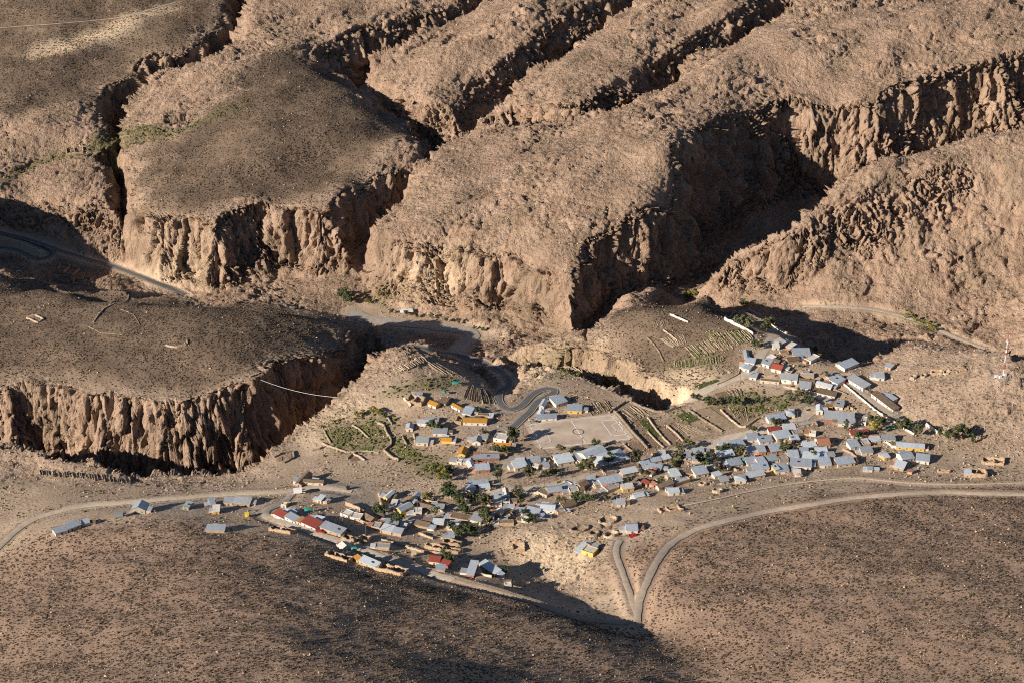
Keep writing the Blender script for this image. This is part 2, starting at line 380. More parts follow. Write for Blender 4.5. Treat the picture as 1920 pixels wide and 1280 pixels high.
PALE = mask([[(985,700),(1010,690),(1040,712),(1060,690),(990,675),(960,680)], [(1090,650),(1130,655),(1200,690),(1262,700),(1275,735),(1250,760),(1200,720),(1100,690)], [(1240,700),(1300,690),(1360,710),(1300,750),(1250,760)],
             [(930,1000),(1000,985),(1100,1000),(1120,1060),(1040,1090),(980,1060)], [(1560,740),(1600,745),(1700,805),(1680,825),(1600,780)], [(560,800),(640,745),(740,745),(800,770),(740,790),(650,780),(580,850)], [(820,480),(880,470),(860,560),(740,560),(730,520)], [(900,590),(1060,625),(1080,650),(960,620)],
             [(270,470),(330,480),(420,525),(360,545),(270,500)], [(40,95),(200,48),(330,2),(352,12),(220,66),(100,108)], [(985,708),(1000,690),(1045,690),(1050,715),(1030,728),(1000,735)]], 4, 3.0)
DARKS = mask([[(225,655),(280,650),(275,685),(235,690)], [(0,380),(110,420),(340,540),(300,550),(0,445)], [(560,1020),(800,1090),(1000,1140),(1180,1190),(1100,1190),(800,1120)]], 4, 4.0)  # dark shrub patch; valley-road and hill-flank shade put in as dark-shrub zones
GREEN = mask([[(602,800),(640,790),(700,790),(735,815),(720,850),(640,845),(605,825)], [(735,815),(770,830),(845,870),(850,900),(790,890),(730,850)], [(650,790),(700,770),(740,785),(730,800)], [(1200,790),(1215,785),(1240,815),(1220,820)], [(1265,775),(1290,772),(1315,788),(1290,792)],
              [(700,740),(780,715),(850,705),(860,720),(800,735),(740,745)], [(1290,722),(1350,708),(1340,720),(1300,730)], [(1000,678),(1060,675),(1160,700),(1170,712),(1060,705)], [(1300,650),(1330,635),(1400,622),(1410,640),(1350,662),(1310,672)], [(1262,680),(1355,668),(1357,680),(1265,692)],
              [(1330,745),(1400,735),(1480,745),(1500,760),(1400,785),(1350,765)], [(680,545),(730,555),(720,575),(690,570)], [(1280,545),(1310,540),(1300,565),(1280,568)], [(1690,580),(1760,610),(1740,625),(1690,600)], [(160,283),(220,283),(320,245),(480,190),(480,198),(330,256),(230,295),(60,310),(0,345),(0,330),(60,295)]], 2, 1.5)
TILL = mask([[(1150,775),(1190,757),(1240,790),(1280,830),(1215,850),(1180,815)], [(1240,795),(1265,780),(1330,800),(1345,815),(1290,830)], [(1168,832),(1200,825),(1220,850),(1190,858)], [(1300,775),(1380,755),(1440,780),(1400,800),(1340,800)], [(1330,630),(1395,618),(1415,640),(1360,660)], [(1095,758),(1150,750),(1160,768),(1110,782)]], 2, 1.0)
GREYD = mask([[(600,905),(700,905),(720,930),(712,955),(640,940),(590,925)], [(920,905),(980,910),(1000,925),(960,935),(925,925)], [(870,800),(960,790),(975,805),(955,820),(900,812),(870,808)], [(640,595),(720,598),(860,612),(900,625),(890,640),(780,625),(690,612)], [(1375,700),(1400,690),(1430,700),(1440,715),(1400,718)],
              [(1415,690),(1450,630),(1475,625),(1440,690)], [(1500,770),(1530,755),(1540,790),(1510,800)], [(230,945),(300,935),(420,935),(480,945),(480,960),(330,960),(240,962)], [(1145,1000),(1185,995),(1175,1030),(1160,1030)], [(1860,705),(1895,698),(1900,706),(1865,714)]], 2, 1.5)
ROCK = np.clip(np.maximum(sstep(0.55, 1.0, SLOPE), BACK * (1 - SOIL)), 0, 1)
ROCK = np.where(VILL > 0.5, np.minimum(ROCK, sstep(0.7, 1.1, SLOPE)), ROCK)
ROCK = np.maximum(ROCK, 0.45 * hillK)
ROCK = ROCK * (1 - 0.9 * FORE)
ROCK = blur(ROCK, 2)
# gentle unevenness of the soil
UNEVEN = (1.6 * noise2(MX / 60, MY / 60, 11) + 0.9 * noise2(MX / 27, MY / 27, 12) + 0.35 * noise2(MX / 9, MY / 9, 13)) * (1 - 0.9 * VILL)
H = H + UNEVEN
# ------------------------------------------------------------------ roads: laid on the ground, the ground is levelled under them
def curve_px(pts, step=4.0):
    p = np.array(pts, float)
    q = np.vstack([2 * p[0] - p[1], p, 2 * p[-1] - p[-2]])
    out = []
    for i in range(1, len(q) - 2):
        n = max(2, int(np.hypot(*(q[i + 1] - q[i])) / step))
        t = np.linspace(0, 1, n, endpoint=False)[:, None]
        a, b, c, d = q[i - 1], q[i], q[i + 1], q[i + 2]
        out.append(0.5 * ((2 * b) + (-a + c) * t + (2 * a - 5 * b + 4 * c - d) * t ** 2 + (-a + 3 * b - 3 * c + d) * t ** 3))
    out.append(p[-1:])
    return np.vstack(out)

def smooth1(a, k):
    if len(a) < 3: return a
    k = min(k, len(a) // 2)
    w = np.hanning(2 * k + 3)[1:-1]; w /= w.sum()
    P = np.concatenate([2 * a[0] - a[k:0:-1], a, 2 * a[-1] - a[-2:-k - 2:-1]])
    return np.convolve(P, w, 'valid')

ROADS = [
 # name, width m, material, pixel polyline
 ('main_street', 7.5, 'dirt', [(905,926),(940,922),(980,921),(1021,913),(1074,901),(1140,883),(1200,868),(1260,850),(1330,833),(1380,819),(1440,804),(1490,790),(1515,775),(1526,762)]),
 ('lane', 5.0, 'dirt', [(938,918),(928,900),(931,886),(946,871),(962,856)]),
 ('lane', 4.5, 'dirt', [(918,926),(890,940),(860,952),(825,960),(790,968),(755,976),(725,968),(712,950)]),
 ('hamlet_street', 6.0, 'dirt', [(1268,762),(1290,745),(1340,724),(1380,709),(1402,701),(1416,688),(1428,665),(1440,645),(1450,632)]),
 ('lane', 5.0, 'dirt', [(1400,704),(1440,718),(1480,727),(1520,740),(1560,750)]),
 ('bench_lane', 5.0, 'dirt', [(1562,698),(1590,716),(1615,735),(1645,757),(1680,780),(1712,802)]),
 ('west_track', 3.6, 'pale', [(-60,1075),(0,1022),(40,986),(80,966),(150,949),(250,940),(340,932),(440,925),(530,921),(600,913),(660,920)]),
 ('lower_lane', 4.2, 'dirt', [(548,922),(535,938),(505,952),(495,964),(520,976),(560,988),(600,1001),(640,1015),(700,1036),(760,1058),(820,1078),(850,1086)]),
 ('lower_track', 2.6, 'track', [(850,1086),(870,1091),(930,1107),(1000,1128),(1060,1150),(1110,1163),(1170,1168),(1193,1160)]),
 ('hill_road', 3.4, 'pale', [(1194,1165),(1199,1125),(1213,1088),(1231,1052),(1250,1026),(1282,1003),(1330,983),(1400,967),(1450,957),(1550,940),(1650,928),(1750,923),(1920,926),(2100,931)]),
 ('hill_road', 3.0, 'pale', [(1194,1152),(1182,1115),(1169,1078),(1158,1046),(1154,1028),(1162,1012)]),
 ('asphalt_road', 5.2, 'asphalt', [(770,648),(813,656),(870,670),(909,682),(937,695),(953,711),(954,724),(944,731),(935,738),(936,752),(948,766),(965,767),(981,758),(996,741),(1015,730),(1034,728),(1043,733),(1033,740),(1015,748),(1002,759),(995,771),(981,782),(967,796),(955,806)]),
 ('asphalt_road', 5.0, 'asphalt', [(-80,418),(0,436),(60,452),(140,478),(220,503),(290,529),(345,553)]),
 ('asphalt_road', 4.6, 'asphalt', [(-60,462),(0,464),(30,468),(55,480),(75,487),(94,483),(99,475),(86,466),(60,457),(30,446),(0,438)]),
 ('river_bed', 10.0, 'grey', [(655,585),(700,600),(760,606),(830,614),(885,624),(872,646),(850,664)]),
 ('valley_track', 3.4, 'pale', [(1505,575),(1560,575),(1620,579),(1680,590),(1740,610),(1800,636),(1850,655)]),
 ('foot_path', 1.3, 'pale', [(0,53),(90,46),(190,38),(240,30),(330,5)]),
 ('foot_path', 0.9, 'pale', [(1240,955),(1320,940),(1420,918),(1500,905),(1600,897),(1700,905),(1800,908),(1920,905)]),
]
def flatten(x, y, z, w, soft=3.0, drop=0.18):
    """pull the ground to the line (x, y, z) within w metres"""
    global H
    for i in range(len(x) - 1):
        j0, j1 = sorted(((np.array([x[i], x[i + 1]]) - GX0) / GR).astype(int)); i0, i1 = sorted(((np.array([y[i], y[i + 1]]) - GY0) / GR).astype(int))
        e = int((w + soft) / GR) + 2
        sl = (slice(max(i0 - e, 0), i1 + e + 1), slice(max(j0 - e, 0), j1 + e + 1))
        vx, vy = MX[sl] - x[i], MY[sl] - y[i]
        ex, ey = x[i + 1] - x[i], y[i + 1] - y[i]
        k = np.clip((vx * ex + vy * ey) / (ex * ex + ey * ey + 1e-9), 0, 1)
        d = np.hypot(vx - k * ex, vy - k * ey)
        if d.size == 0: continue
        better = d < RD[sl]
        RD[sl] = np.where(better, d, RD[sl])
        RZ[sl] = np.where(better, z[i] + (z[i + 1] - z[i]) * k - drop, RZ[sl])
        RWd[sl] = np.where(better, w, RWd[sl])

road_lines = []
RD = np.full(H.shape, 1e9); RZ = H.copy(); RWd = np.ones_like(H)
H0 = H.copy()
for name, w, m, pl in ROADS:
    cp = curve_px(pl, 3.0)
    x, y, z = hit(cp[:, 0], cp[:, 1], blur(H0, 2))
    ok = np.concatenate([[True], np.hypot(np.diff(x), np.diff(y)) < 40])
    x, y, z = x[ok], y[ok], z[ok]
    s = np.concatenate([[0], np.cumsum(np.hypot(np.diff(x), np.diff(y)))])
    n = max(4, int(s[-1] / 2.0))
    si = np.linspace(0, s[-1], n)
    x, y, z = (smooth1(np.interp(si, s, v), 3) for v in (x, y, z))
    z = smooth1(z, 7)
    road_lines.append((name, w, m, x, y, z))
    flatten(x, y, z, w / 2 + 0.8)
bl = sstep(5.0, 0.0, RD - RWd)
H = H * (1 - bl) + RZ * bl
ROADM = sstep(1.5, 0.0, RD - RWd)
ROCK = ROCK * (1 - bl)

# ------------------------------------------------------------------ the football pitch (levelled)
PITCH_PX = [(989,795), (1012,841), (1186,822), (1149,777)]
px_, py_, pz_ = hit([p[0] for p in PITCH_PX], [p[1] for p in PITCH_PX], H)
PC = np.stack([px_, py_], 1); PZ = float(pz_.mean())
pm = blur(in_poly(MX, MY, (PC - PC.mean(0)) * 1.06 + PC.mean(0)).astype(float), 2)
H = H * (1 - pm) + (PZ - 0.15) * pm
PITCHM = pm

# ------------------------------------------------------------------ buildings: left and right end of the front eave in the picture, depth m, eave height m, roof shape, roof colour, wall colour
BLD = '''
868 790.6 915 792 7 2.8 g o w;895 777 916 779 3 2.4 f b a;866 774 883 777 8 2.6 s z w;885 773 897 774 4 2.4 s Z w;846 758 863 768 4 2.5 g o w;802 755 818 762 6 2.6 g o c;822 753 836 757 6 2.5 s b a;777 741 791 743 4 2.5 s z c
783 793 806 794 4 2.5 s z w;797 788 823 789 4 2.7 s Z w;761 803 775 803 6 2.6 G z c;812 812 839 812 6 2.6 s Z w;780 829 804 829 6 3 s Z c;828 826 847 826 5 2.4 g o y;858 851 873 852 9 3 G o y;885 828 902 829 7 2.6 G Z w;902 822 913 823 5 2.5 s Z w
925 821 950 825 8 3 f w w;925 833 960 835 3 2 f o o;901 851 954 852 3 2 f b a;889 860 939 857 4 2.6 s z r;879 876 892 874 8 2.6 G z a;893 881 920 878 6 3 s z r;855 865 866 866 4 2.5 f w w
1043 757 1065 751 9 3 s z w;1011 760 1020 761 10 2.8 G z w;1007 775 1018 776 6 2.6 G z w;1007 785 1046 783 5 2.6 s z w;1064 769 1092 769 7 2.8 s z y;1046 868 1078 863 9 3 s z w;1080 859 1099 857 7 2.8 s z w
1104 862 1143 848 13 3.8 g z c;1122 871 1184 857 14 3.4 h Z c;966 877 991 873 8 2.8 s Z c;967 866 984 865 4 2.4 s Z a;990 866 1015 865 6 2.7 s Z a;998 874 1010 875 4 2.4 f w w;1020 874 1031 873 4 2.4 s z w
879 910 918 904 4 2.6 s z a;868 918 886 920 6 2.8 G z w;900 917 920 915 5 2.5 s Z c;927 934 945 933 6 2.8 s Z w;946 930 956 929 10 3.6 G w w;925 944 942 943 5 2.5 f w w;943 941 957 940 4 2.5 f z w;849 932 857 930 6 2.6 G Z a;954 951 965 950 3 2.3 s z w
915 968 927 968 6 2.4 f Z a;928 961 940 962 5 2.8 G w w;955 960 965 962 6 2.6 G b c;967 961 984 960 5 2.5 s Z w;986 959 1011 961 8 2.8 g z a;1013 956 1041 955 8 3 g z w;994 973 1024 968 4 2.6 s z w;977 974 991 974 4 2.4 f w w;935 982 965 978 4 2.3 f b a
1042 955 1058 951 5 2.4 f Z a;1059 950 1082 943 5 2.5 g b a;1046 961 1062 957 3 2.2 f Z a;1006 924 1026 926 6 2.5 f b c;1028 922 1056 917 7 2.9 g z a;1057 913 1075 908 5 2.5 f z w;1068 921 1087 918 5 2.5 f Z c;1078 908 1092 911 7 2.7 G b a;1098 902 1113 899 5 2.6 s z a;1115 897 1135 893 4 2.4 f b a;1127 907 1142 904 6 2.6 s z w
839 987 860 988 6 2.8 g z c;839 1007 852 1008 5 2.6 s z a;811 981 832 982 5 2.6 s z a;793 978 810 979 5 2.5 s b a;777 982 803 987 4 2.4 s b a;843 970 880 974 7 2.3 f b a;881 974 902 977 7 2.4 s Z c;742 952 753 957 10 3.8 G z y;731 950 741 951 8 3 s w w;719 931 727 933 9 3 G z y
770 932 780 934 7 2.8 G z w;762 938 770 940 6 2.6 G b a;777 947 815 953 5 2.7 g b c;816 953 832 955 5 2.5 s Z c;775 960 792 961 6 2 f w w;696 986 712 989 6 2.5 f Z a;720 986 745 989 8 2.8 s Z a;713 992 735 997 6 2.4 s Z a;736 997 753 1000 5 2.4 s z a;751 985 761 987 3 2.3 s w w;707 979 720 981 4 2.3 f t a
680 968 696 975 6 2.5 g b a;705 970 722 972 5 2.4 s b a;804 1050 825 1053 8 2.9 g r c;826 1056 841 1059 4 2.4 s r r;818 1066 835 1067 4 2.3 s z a;875 1074 889 1075 12 2.8 s z r;898 1060 929 1072 5 2.9 s z y;947 1095 960 1097 3 2 f w w;703 1022 732 1028 5 1.6 f Z a
569 903 608 904 4 2.6 g b c;554 905 566 906 15 2.6 G b t;594 935 603 937 5 2.9 s z c;527 945 537 945 3 2.6 f w c;513 964 533 969 5 2.7 s r w;534 969 555 976 5 2.7 s z w;556 976 564 979 5 2.6 s t c;565 979 593 988 7 2.8 s r w;600 987 641 1000 6 2.8 s z a;540 959 551 962 3 2.2 s z w;590 971 606 974 3 2.2 s z w
638 961 653 966 6 2.9 f w w;656 968 677 972 6 2.7 f w w;640 1024 661 1027 5 2.2 G w w;663 1044 671 1049 3 2.4 s o y;673 1052 705 1061 5 2.6 s z a
105 1000 129 991 5 2.7 s z w;130 990 154 982 5 2.7 s z w;155 981 169 978 4 2.4 s z w;247 954 274 953 8 3.6 G z n;344 949 354 950 5 2.5 s Z n;396 945 405 944 7 2.6 s z b;400 957 412 957 6 2.5 s w y;420 941 437 941 5 2.6 s z a;438 942 470 943 6 2.6 s Z a;387 992 423 993 5 2.2 s z a
1397 673 1406 672 13 2.8 G z w;1396 679 1415 681 6 3 s z w;1393 690 1405 693 5 2.8 s z w;1428 681 1442 684 7 2.8 s z w;1437 670 1447 674 5 2.6 s w w;1448 676 1460 680 5 2.6 g b a;1445 690 1465 694 9 3.2 g r w;1449 651 1462 650 6 2.6 s w w;1463 645 1474 641 6 2.6 s w w;1473 649 1482 653 7 3.6 s w r
1487 664 1521 666 8 2.9 s z c;1478 677 1500 673 5 2.4 g b a;1520 676 1538 670 6 2.5 f w w;1464 662 1480 660 4 2.3 f b a;1405 706 1418 708 6 2.5 s Z w;1425 713 1463 716 4 2.5 f b c;1464 711 1496 712 7 4 s Z w;1497 727 1520 729 8 2.8 s Z w;1498 715 1528 717 5 2.6 g b c;1497 704 1528 704 4 2.4 f Z a
1529 720 1559 727 6 2.8 g Z c;1523 734 1567 743 5 2.6 s b w;1554 711 1571 720 8 2.8 s z w;1584 689 1611 681 7 2.8 s z w;1586 708 1620 729 7 3 s Z w;1633 738 1677 768 5 3 s b w;1659 742 1675 750 4 2.4 s z w;1642 708 1659 707 6 2.8 s Z w;1659 687 1670 689 5 2.5 s Z a
1441 789 1476 782 6 2.8 s z w;1475 778 1491 778 7 2.6 h Z c;1530 769 1543 769 8 3.6 G z w;1546 762 1562 763 5 2.4 f b o;1563 761 1581 763 6 2.5 s Z c;1545 784 1604 788 9 2.9 s Z r;1572 793 1605 794 6 2.8 s Z c;1614 791 1624 792 8 2.6 f w w;1442 810 1466 805 5 2.7 s r w;1457 823 1486 816 8 2.8 s z c
1402 825 1424 822 7 2.8 s z w;1425 829 1450 824 6 2.6 s z w;1470 806 1494 802 6 2.5 s Z a;1496 799 1530 792 5 2.4 f Z a;1489 814 1508 810 5 2.3 f Z a;1535 834 1558 832 10 2.9 g t c;1507 839 1533 835 5 2.4 s z w;1484 825 1500 822 5 2.5 s z c;1517 812 1530 813 4 2.4 f w w;1596 815 1631 813 5 2.8 s r c
1595 838 1614 835 7 2.6 s z w;1618 833 1633 831 5 2.4 f Z a;1634 827 1653 825 5 2.5 s Z a;1654 824 1680 823 5 2.6 s Z c;1616 848 1638 846 6 2.5 s Z c;1403 849 1421 847 7 2.9 s z c;1422 847 1437 845 7 3.8 s z o;1447 846 1469 842 7 2.7 s z a;1401 868 1422 865 6 2.6 s z w;1424 869 1439 866 7 2.7 s z w
1441 863 1460 860 5 2.6 s z w;1462 862 1480 860 5 2.4 f Z a;1413 880 1444 877 6 2.6 s z c;1446 874 1454 880 3 4 s Z y;1455 883 1481 881 8 2.6 s z w;1482 873 1523 874 8 3.4 s z c;1503 860 1534 863 8 2.8 s z B;1478 856 1499 855 7 2.6 s z w;1500 849 1516 849 6 2.6 s z w;1537 871 1560 870 8 2.8 s z w;1571 870 1605 866 7 2.8 s z c;1530 848 1553 847 5 2.5 s z w
1539 856 1552 855 4 2.3 s z w;1553 854 1566 853 4 2.3 s Z c;1405 894 1436 889 5 2.5 s Z c;1488 888 1502 888 5 2.3 s w w;1680 837 1736 839 7 3 g z y;1693 861 1715 857 9 3.2 g z w;1717 862 1743 864 7 2.8 s z w;1675 874 1695 877 7 2.6 s z a;1701 883 1710 884 2 2.2 s t t;1658 858 1669 856 4 2.6 s Z y;1808 888 1820 889 5 2.5 s z a;1627 880 1636 880 3 2 s z c
1234 850 1248 850 4 2.4 s w w;1203 870 1220 867 4 2.5 s z w;1221 866 1242 862 4 2.5 s z w;1244 861 1259 857 4 2.5 s z w;1279 857 1297 854 6 2.6 s z w;1298 849 1321 847 5 2.6 s z w;1299 863 1312 862 4 2.4 s Z c;1323 858 1336 857 5 2.5 s z w;1350 838 1370 835 6 2.7 s Z c;1373 838 1399 832 7 2.7 s z r
1347 856 1379 851 7 2.7 s z y;1368 872 1394 868 7 2.7 s z w;1355 868 1366 873 5 2.5 s z w;1329 879 1352 875 5 2.5 s w c;1168 888 1198 882 5 2.7 s z a;1160 879 1200 872 4 2.3 f b a;1137 890 1158 886 4 2.3 f b a;1129 908 1170 899 7 2.9 s z w;1140 919 1163 912 5 2.3 f Z a;1168 917 1190 913 5 2.6 s w y;1191 910 1204 907 4 2.4 f Z a
1203 903 1214 906 5 2.7 g r a;1210 885 1223 887 5 2.5 g b c;1213 877 1240 878 5 2.6 s z w;1261 893 1278 890 8 2.8 s z c;1286 886 1301 886 4 2.4 s b a;1305 889 1330 885 8 2.8 s z c;1236 913 1265 905 4 2.6 g b c;1267 905 1296 898 4 2.4 f Z a;1340 892 1354 889 4 2.3 s Z c;1352 902 1367 900 5 2.5 s Z c;1379 900 1400 899 6 2.6 h z c
1254 923 1275 921 4 2.6 s z w;1191 932 1210 928 4 2.4 s z w;1158 945 1173 943 5 2.6 s Z c;1175 995 1197 990 8 3.2 g z w;1076 1034 1089 1036 9 2.9 s z a;1090 1036 1113 1035 7 2.7 f w y
'''
buildings = []
for tok in BLD.replace('\n', ';').split(';'):
    f = tok.split()
    if len(f) != 9: continue
    ax, ay, bx, by, W_, h_ = map(float, f[:6]); h_ = h_ * .7 if h_ > 1.9 else h_; W_ = W_ * .8; bx -= (bx - ax) * .06; by -= (by - ay) * .06
    off = h_ * 2.9
    x, y, z = hit([ax, bx], [ay + off, by + off], H)
    A_, B_ = np.array([x[0], y[0]]), np.array([x[1], y[1]])
    e = B_ - A_; L_ = float(np.hypot(*e)); e = e / L_
    if L_ > 30 or L_ < 1.5: L_ = float(np.clip(L_, 1.5, 30))
    nrm = np.array([-e[1], e[0]])
    C_ = A_ + e * L_ / 2 + nrm * W_ / 2
    g_ = sample(H, *(np.array([C_ + e * sx * L_ / 2 + nrm * sy * W_ / 2 for sx in (-1, 0, 1) for sy in (-1, 0, 1)]).T))
    z0 = float(np.median(g_[[0, 3, 6]]) * .6 + g_.mean() * .4)
    buildings.append(dict(c=C_, e=e, n=nrm, L=L_, W=W_, h=h_, z=z0, roof=f[6], rc=f[7], wc=f[8], px=(ax + bx) / 2, py=(ay + by) / 2))
HOUSEM = np.zeros_like(H)
for b in buildings:
    rr = math.hypot(b['L'], b['W']) / 2 + 4
    j0, j1 = ((np.array([b['c'][0] - rr, b['c'][0] + rr]) - GX0) / GR).astype(int); i0, i1 = ((np.array([b['c'][1] - rr, b['c'][1] + rr]) - GY0) / GR).astype(int)
    sl = (slice(i0, i1 + 1), slice(j0, j1 + 1))
    dx, dy = MX[sl] - b['c'][0], MY[sl] - b['c'][1]
    u = np.abs(dx * b['e'][0] + dy * b['e'][1]) - b['L'] / 2; v = np.abs(dx * b['n'][0] + dy * b['n'][1]) - b['W'] / 2
    k = sstep(2.5, 0.3, np.maximum(u, v))
    H[sl] = H[sl] * (1 - k) + (b['z'] - 0.05) * k
    HOUSEM[sl] = np.maximum(HOUSEM[sl], k)
ROCK = ROCK * (1 - np.clip(HOUSEM + PITCHM, 0, 1))
# ------------------------------------------------------------------ ground mesh: one sheet, rows drawn together on the cliffs
NU, NV = 1020, 1130
uu = np.concatenate([np.linspace(-1.55, -1.10, 50, endpoint=False), np.linspace(-1.10, 1.10, NU - 85, endpoint=False), np.linspace(1.10, 1.40, 35)])
def halfw(y): return 0.283 * y + 45.0
yc = np.arange(480.0, 1750.0, 1.25)
def build_rows():
    us = uu[::4]
    dens = np.empty((len(yc), len(us)))
    X = us[None] * halfw(yc)[:, None]
    Zs = sample(blur(H, 1), X, np.broadcast_to(yc[:, None], X.shape))
    dz = np.abs(np.gradient(Zs, 1.25, axis=0))
    dx = np.abs(np.gradient(Zs, axis=1)) / np.maximum(np.abs(np.gradient(X, axis=1)), .1)
    dens = np.sqrt(1 + np.minimum(dz, 4) ** 2 + 0.4 * np.minimum(dx, 4) ** 2)
    dens *= (1.25 - 0.5 * sstep(1300, 1700, yc) - 0.55 * sstep(640, 500, yc))[:, None]
    k = 9
    ker = np.hanning(2 * k + 3)[1:-1]; ker /= ker.sum()
    dens = np.apply_along_axis(lambda r: np.convolve(np.pad(r, k, 'edge'), ker, 'valid'), 1, dens)
    cum = np.cumsum(dens, 0); cum -= cum[0]; cum /= cum[-1]
    tgt = np.linspace(0, 1, NV)
    rows = np.stack([np.interp(tgt, cum[:, i], yc) for i in range(len(us))], 1)
    # finer columns
    pos = np.interp(np.arange(NU), np.arange(0, NU, 4), np.arange(len(us)))
    a = np.floor(pos).astype(int); b = np.minimum(a + 1, len(us) - 1); f = pos - a
    return rows[:, a] * (1 - f) + rows[:, b] * f
VY = build_rows()
VX = uu[None] * halfw(VY)
VZ = sample(H, VX, VY)
Hs = blur(H, 2)
gy_, gx_ = np.gradient(Hs, GR)
nx = -sample(gx_, VX, VY); ny = -sample(gy_, VX, VY); nl = np.sqrt(nx * nx + ny * ny + 1)
nx, ny, nz = nx / nl, ny / nl, 1 / nl
r = sample(ROCK, VX, VY)
steep = sstep(0.75, 0.4, nz)
sel = (r > 0.02)
dsp = np.zeros(VX.shape, np.float32)
x_, y_, z_ = VX[sel], VY[sel], VZ[sel]
st = steep[sel]
# blocky outcrops: cells stretched up the walls, drawn out along the strike on top
cr, sr = math.cos(ra_), math.sin(ra_)
k_ = 1 + 0.9 * (1 - st)
rx = (x_ * cr + y_ * sr) / k_; ry = -x_ * sr + y_ * cr; rz = z_ * (1 - 0.72 * st)
wv = noise3(rx / 11, ry / 11, rz / 11, 21)
F1, J1 = facet3(rx / 16 + .30 * wv, ry / 16, rz / 16 + .25 * wv, 31)
F2, J2 = facet3(rx / 6.4, ry / 6.4 + .25 * wv, rz / 6.4, 32)
F3, J3 = facet3(x_ / 2.9 + .2 * wv, y_ / 2.9, z_ / 3.4, 35)
big = noise3(x_ / 38, y_ / 38, z_ / 38, 33)
rug = sstep(-0.35, 0.45, noise3(x_ / 55, y_ / 55, z_ / 55, 36))
rug = rug + (1 - rug) * 0.7 * st + 0.15
FV, JV = facet3(x_ / 4.6 + .5 * noise3(x_ / 14, y_ / 14, z_ / 20, 40), y_ / 4.6, z_ / 30, 41, 1.0)
d = F1 * (2.4 + 3.4 * st) * rug + F2 * (1.8 + 1.2 * st) * rug + FV * 2.6 * st * (.5 + .5 * rug) + F3 * (1.1 + .5 * st) * (.5 + .5 * rug) + noise3(x_ / 1.9, y_ / 1.9, z_ / 1.9, 34) * 0.5 + big * (3.2 + 1.5 * st)
d -= (1.7 * np.exp(-(J1 / 0.06) ** 2) + 0.9 * np.exp(-(J2 / 0.08) ** 2)) * (0.2 + st) * rug + 1.3 * st * np.exp(-(JV / .09) ** 2)
dsp[sel] = d * r[sel]
VXd, VYd, VZd = VX + nx * dsp, VY + ny * dsp, VZ + nz * dsp

def grid_mesh(name, X, Y, Z):
    n, m = X.shape
    me = bpy.data.meshes.new(name)
    co = np.stack([X, Y, Z], -1).astype(np.float32).reshape(-1)
    idx = np.arange(n * m, dtype=np.int32).reshape(n, m)
    q = np.stack([idx[:-1, :-1], idx[:-1, 1:], idx[1:, 1:], idx[1:, :-1]], -1).reshape(-1)
    nf = (n - 1) * (m - 1)
    me.vertices.add(n * m); me.vertices.foreach_set('co', co)
    me.loops.add(nf * 4); me.loops.foreach_set('vertex_index', q)
    me.polygons.add(nf); me.polygons.foreach_set('loop_start', np.arange(0, nf * 4, 4, dtype=np.int32))
    me.polygons.foreach_set('use_smooth', np.ones(nf, bool))
    me.update(calc_edges=True)
    return me

def put(me, name, arr):
    a = me.attributes.new(name, 'FLOAT', 'POINT')
    a.data.foreach_set('value', np.ascontiguousarray(arr, np.float32).reshape(-1))

gme = grid_mesh('ground', VXd, VYd, VZd)
put(gme, 'rock', r)
put(gme, 'fore', sample(FORE, VX, VY))
put(gme, 'vill', sample(VILL, VX, VY))
put(gme, 'soil', sample(SOIL, VX, VY))
put(gme, 'crev', dsp)
for _n, _z in (('pale', PALE), ('green', GREEN), ('till', TILL), ('greyd', np.maximum(GREYD, 0.6 * HOUSEM)), ('darks', DARKS)): put(gme, _n, sample(_z, VX, VY))
ground = bpy.data.objects.new('ground', gme)
COL.objects.link(ground)
ground['kind'] = 'structure'
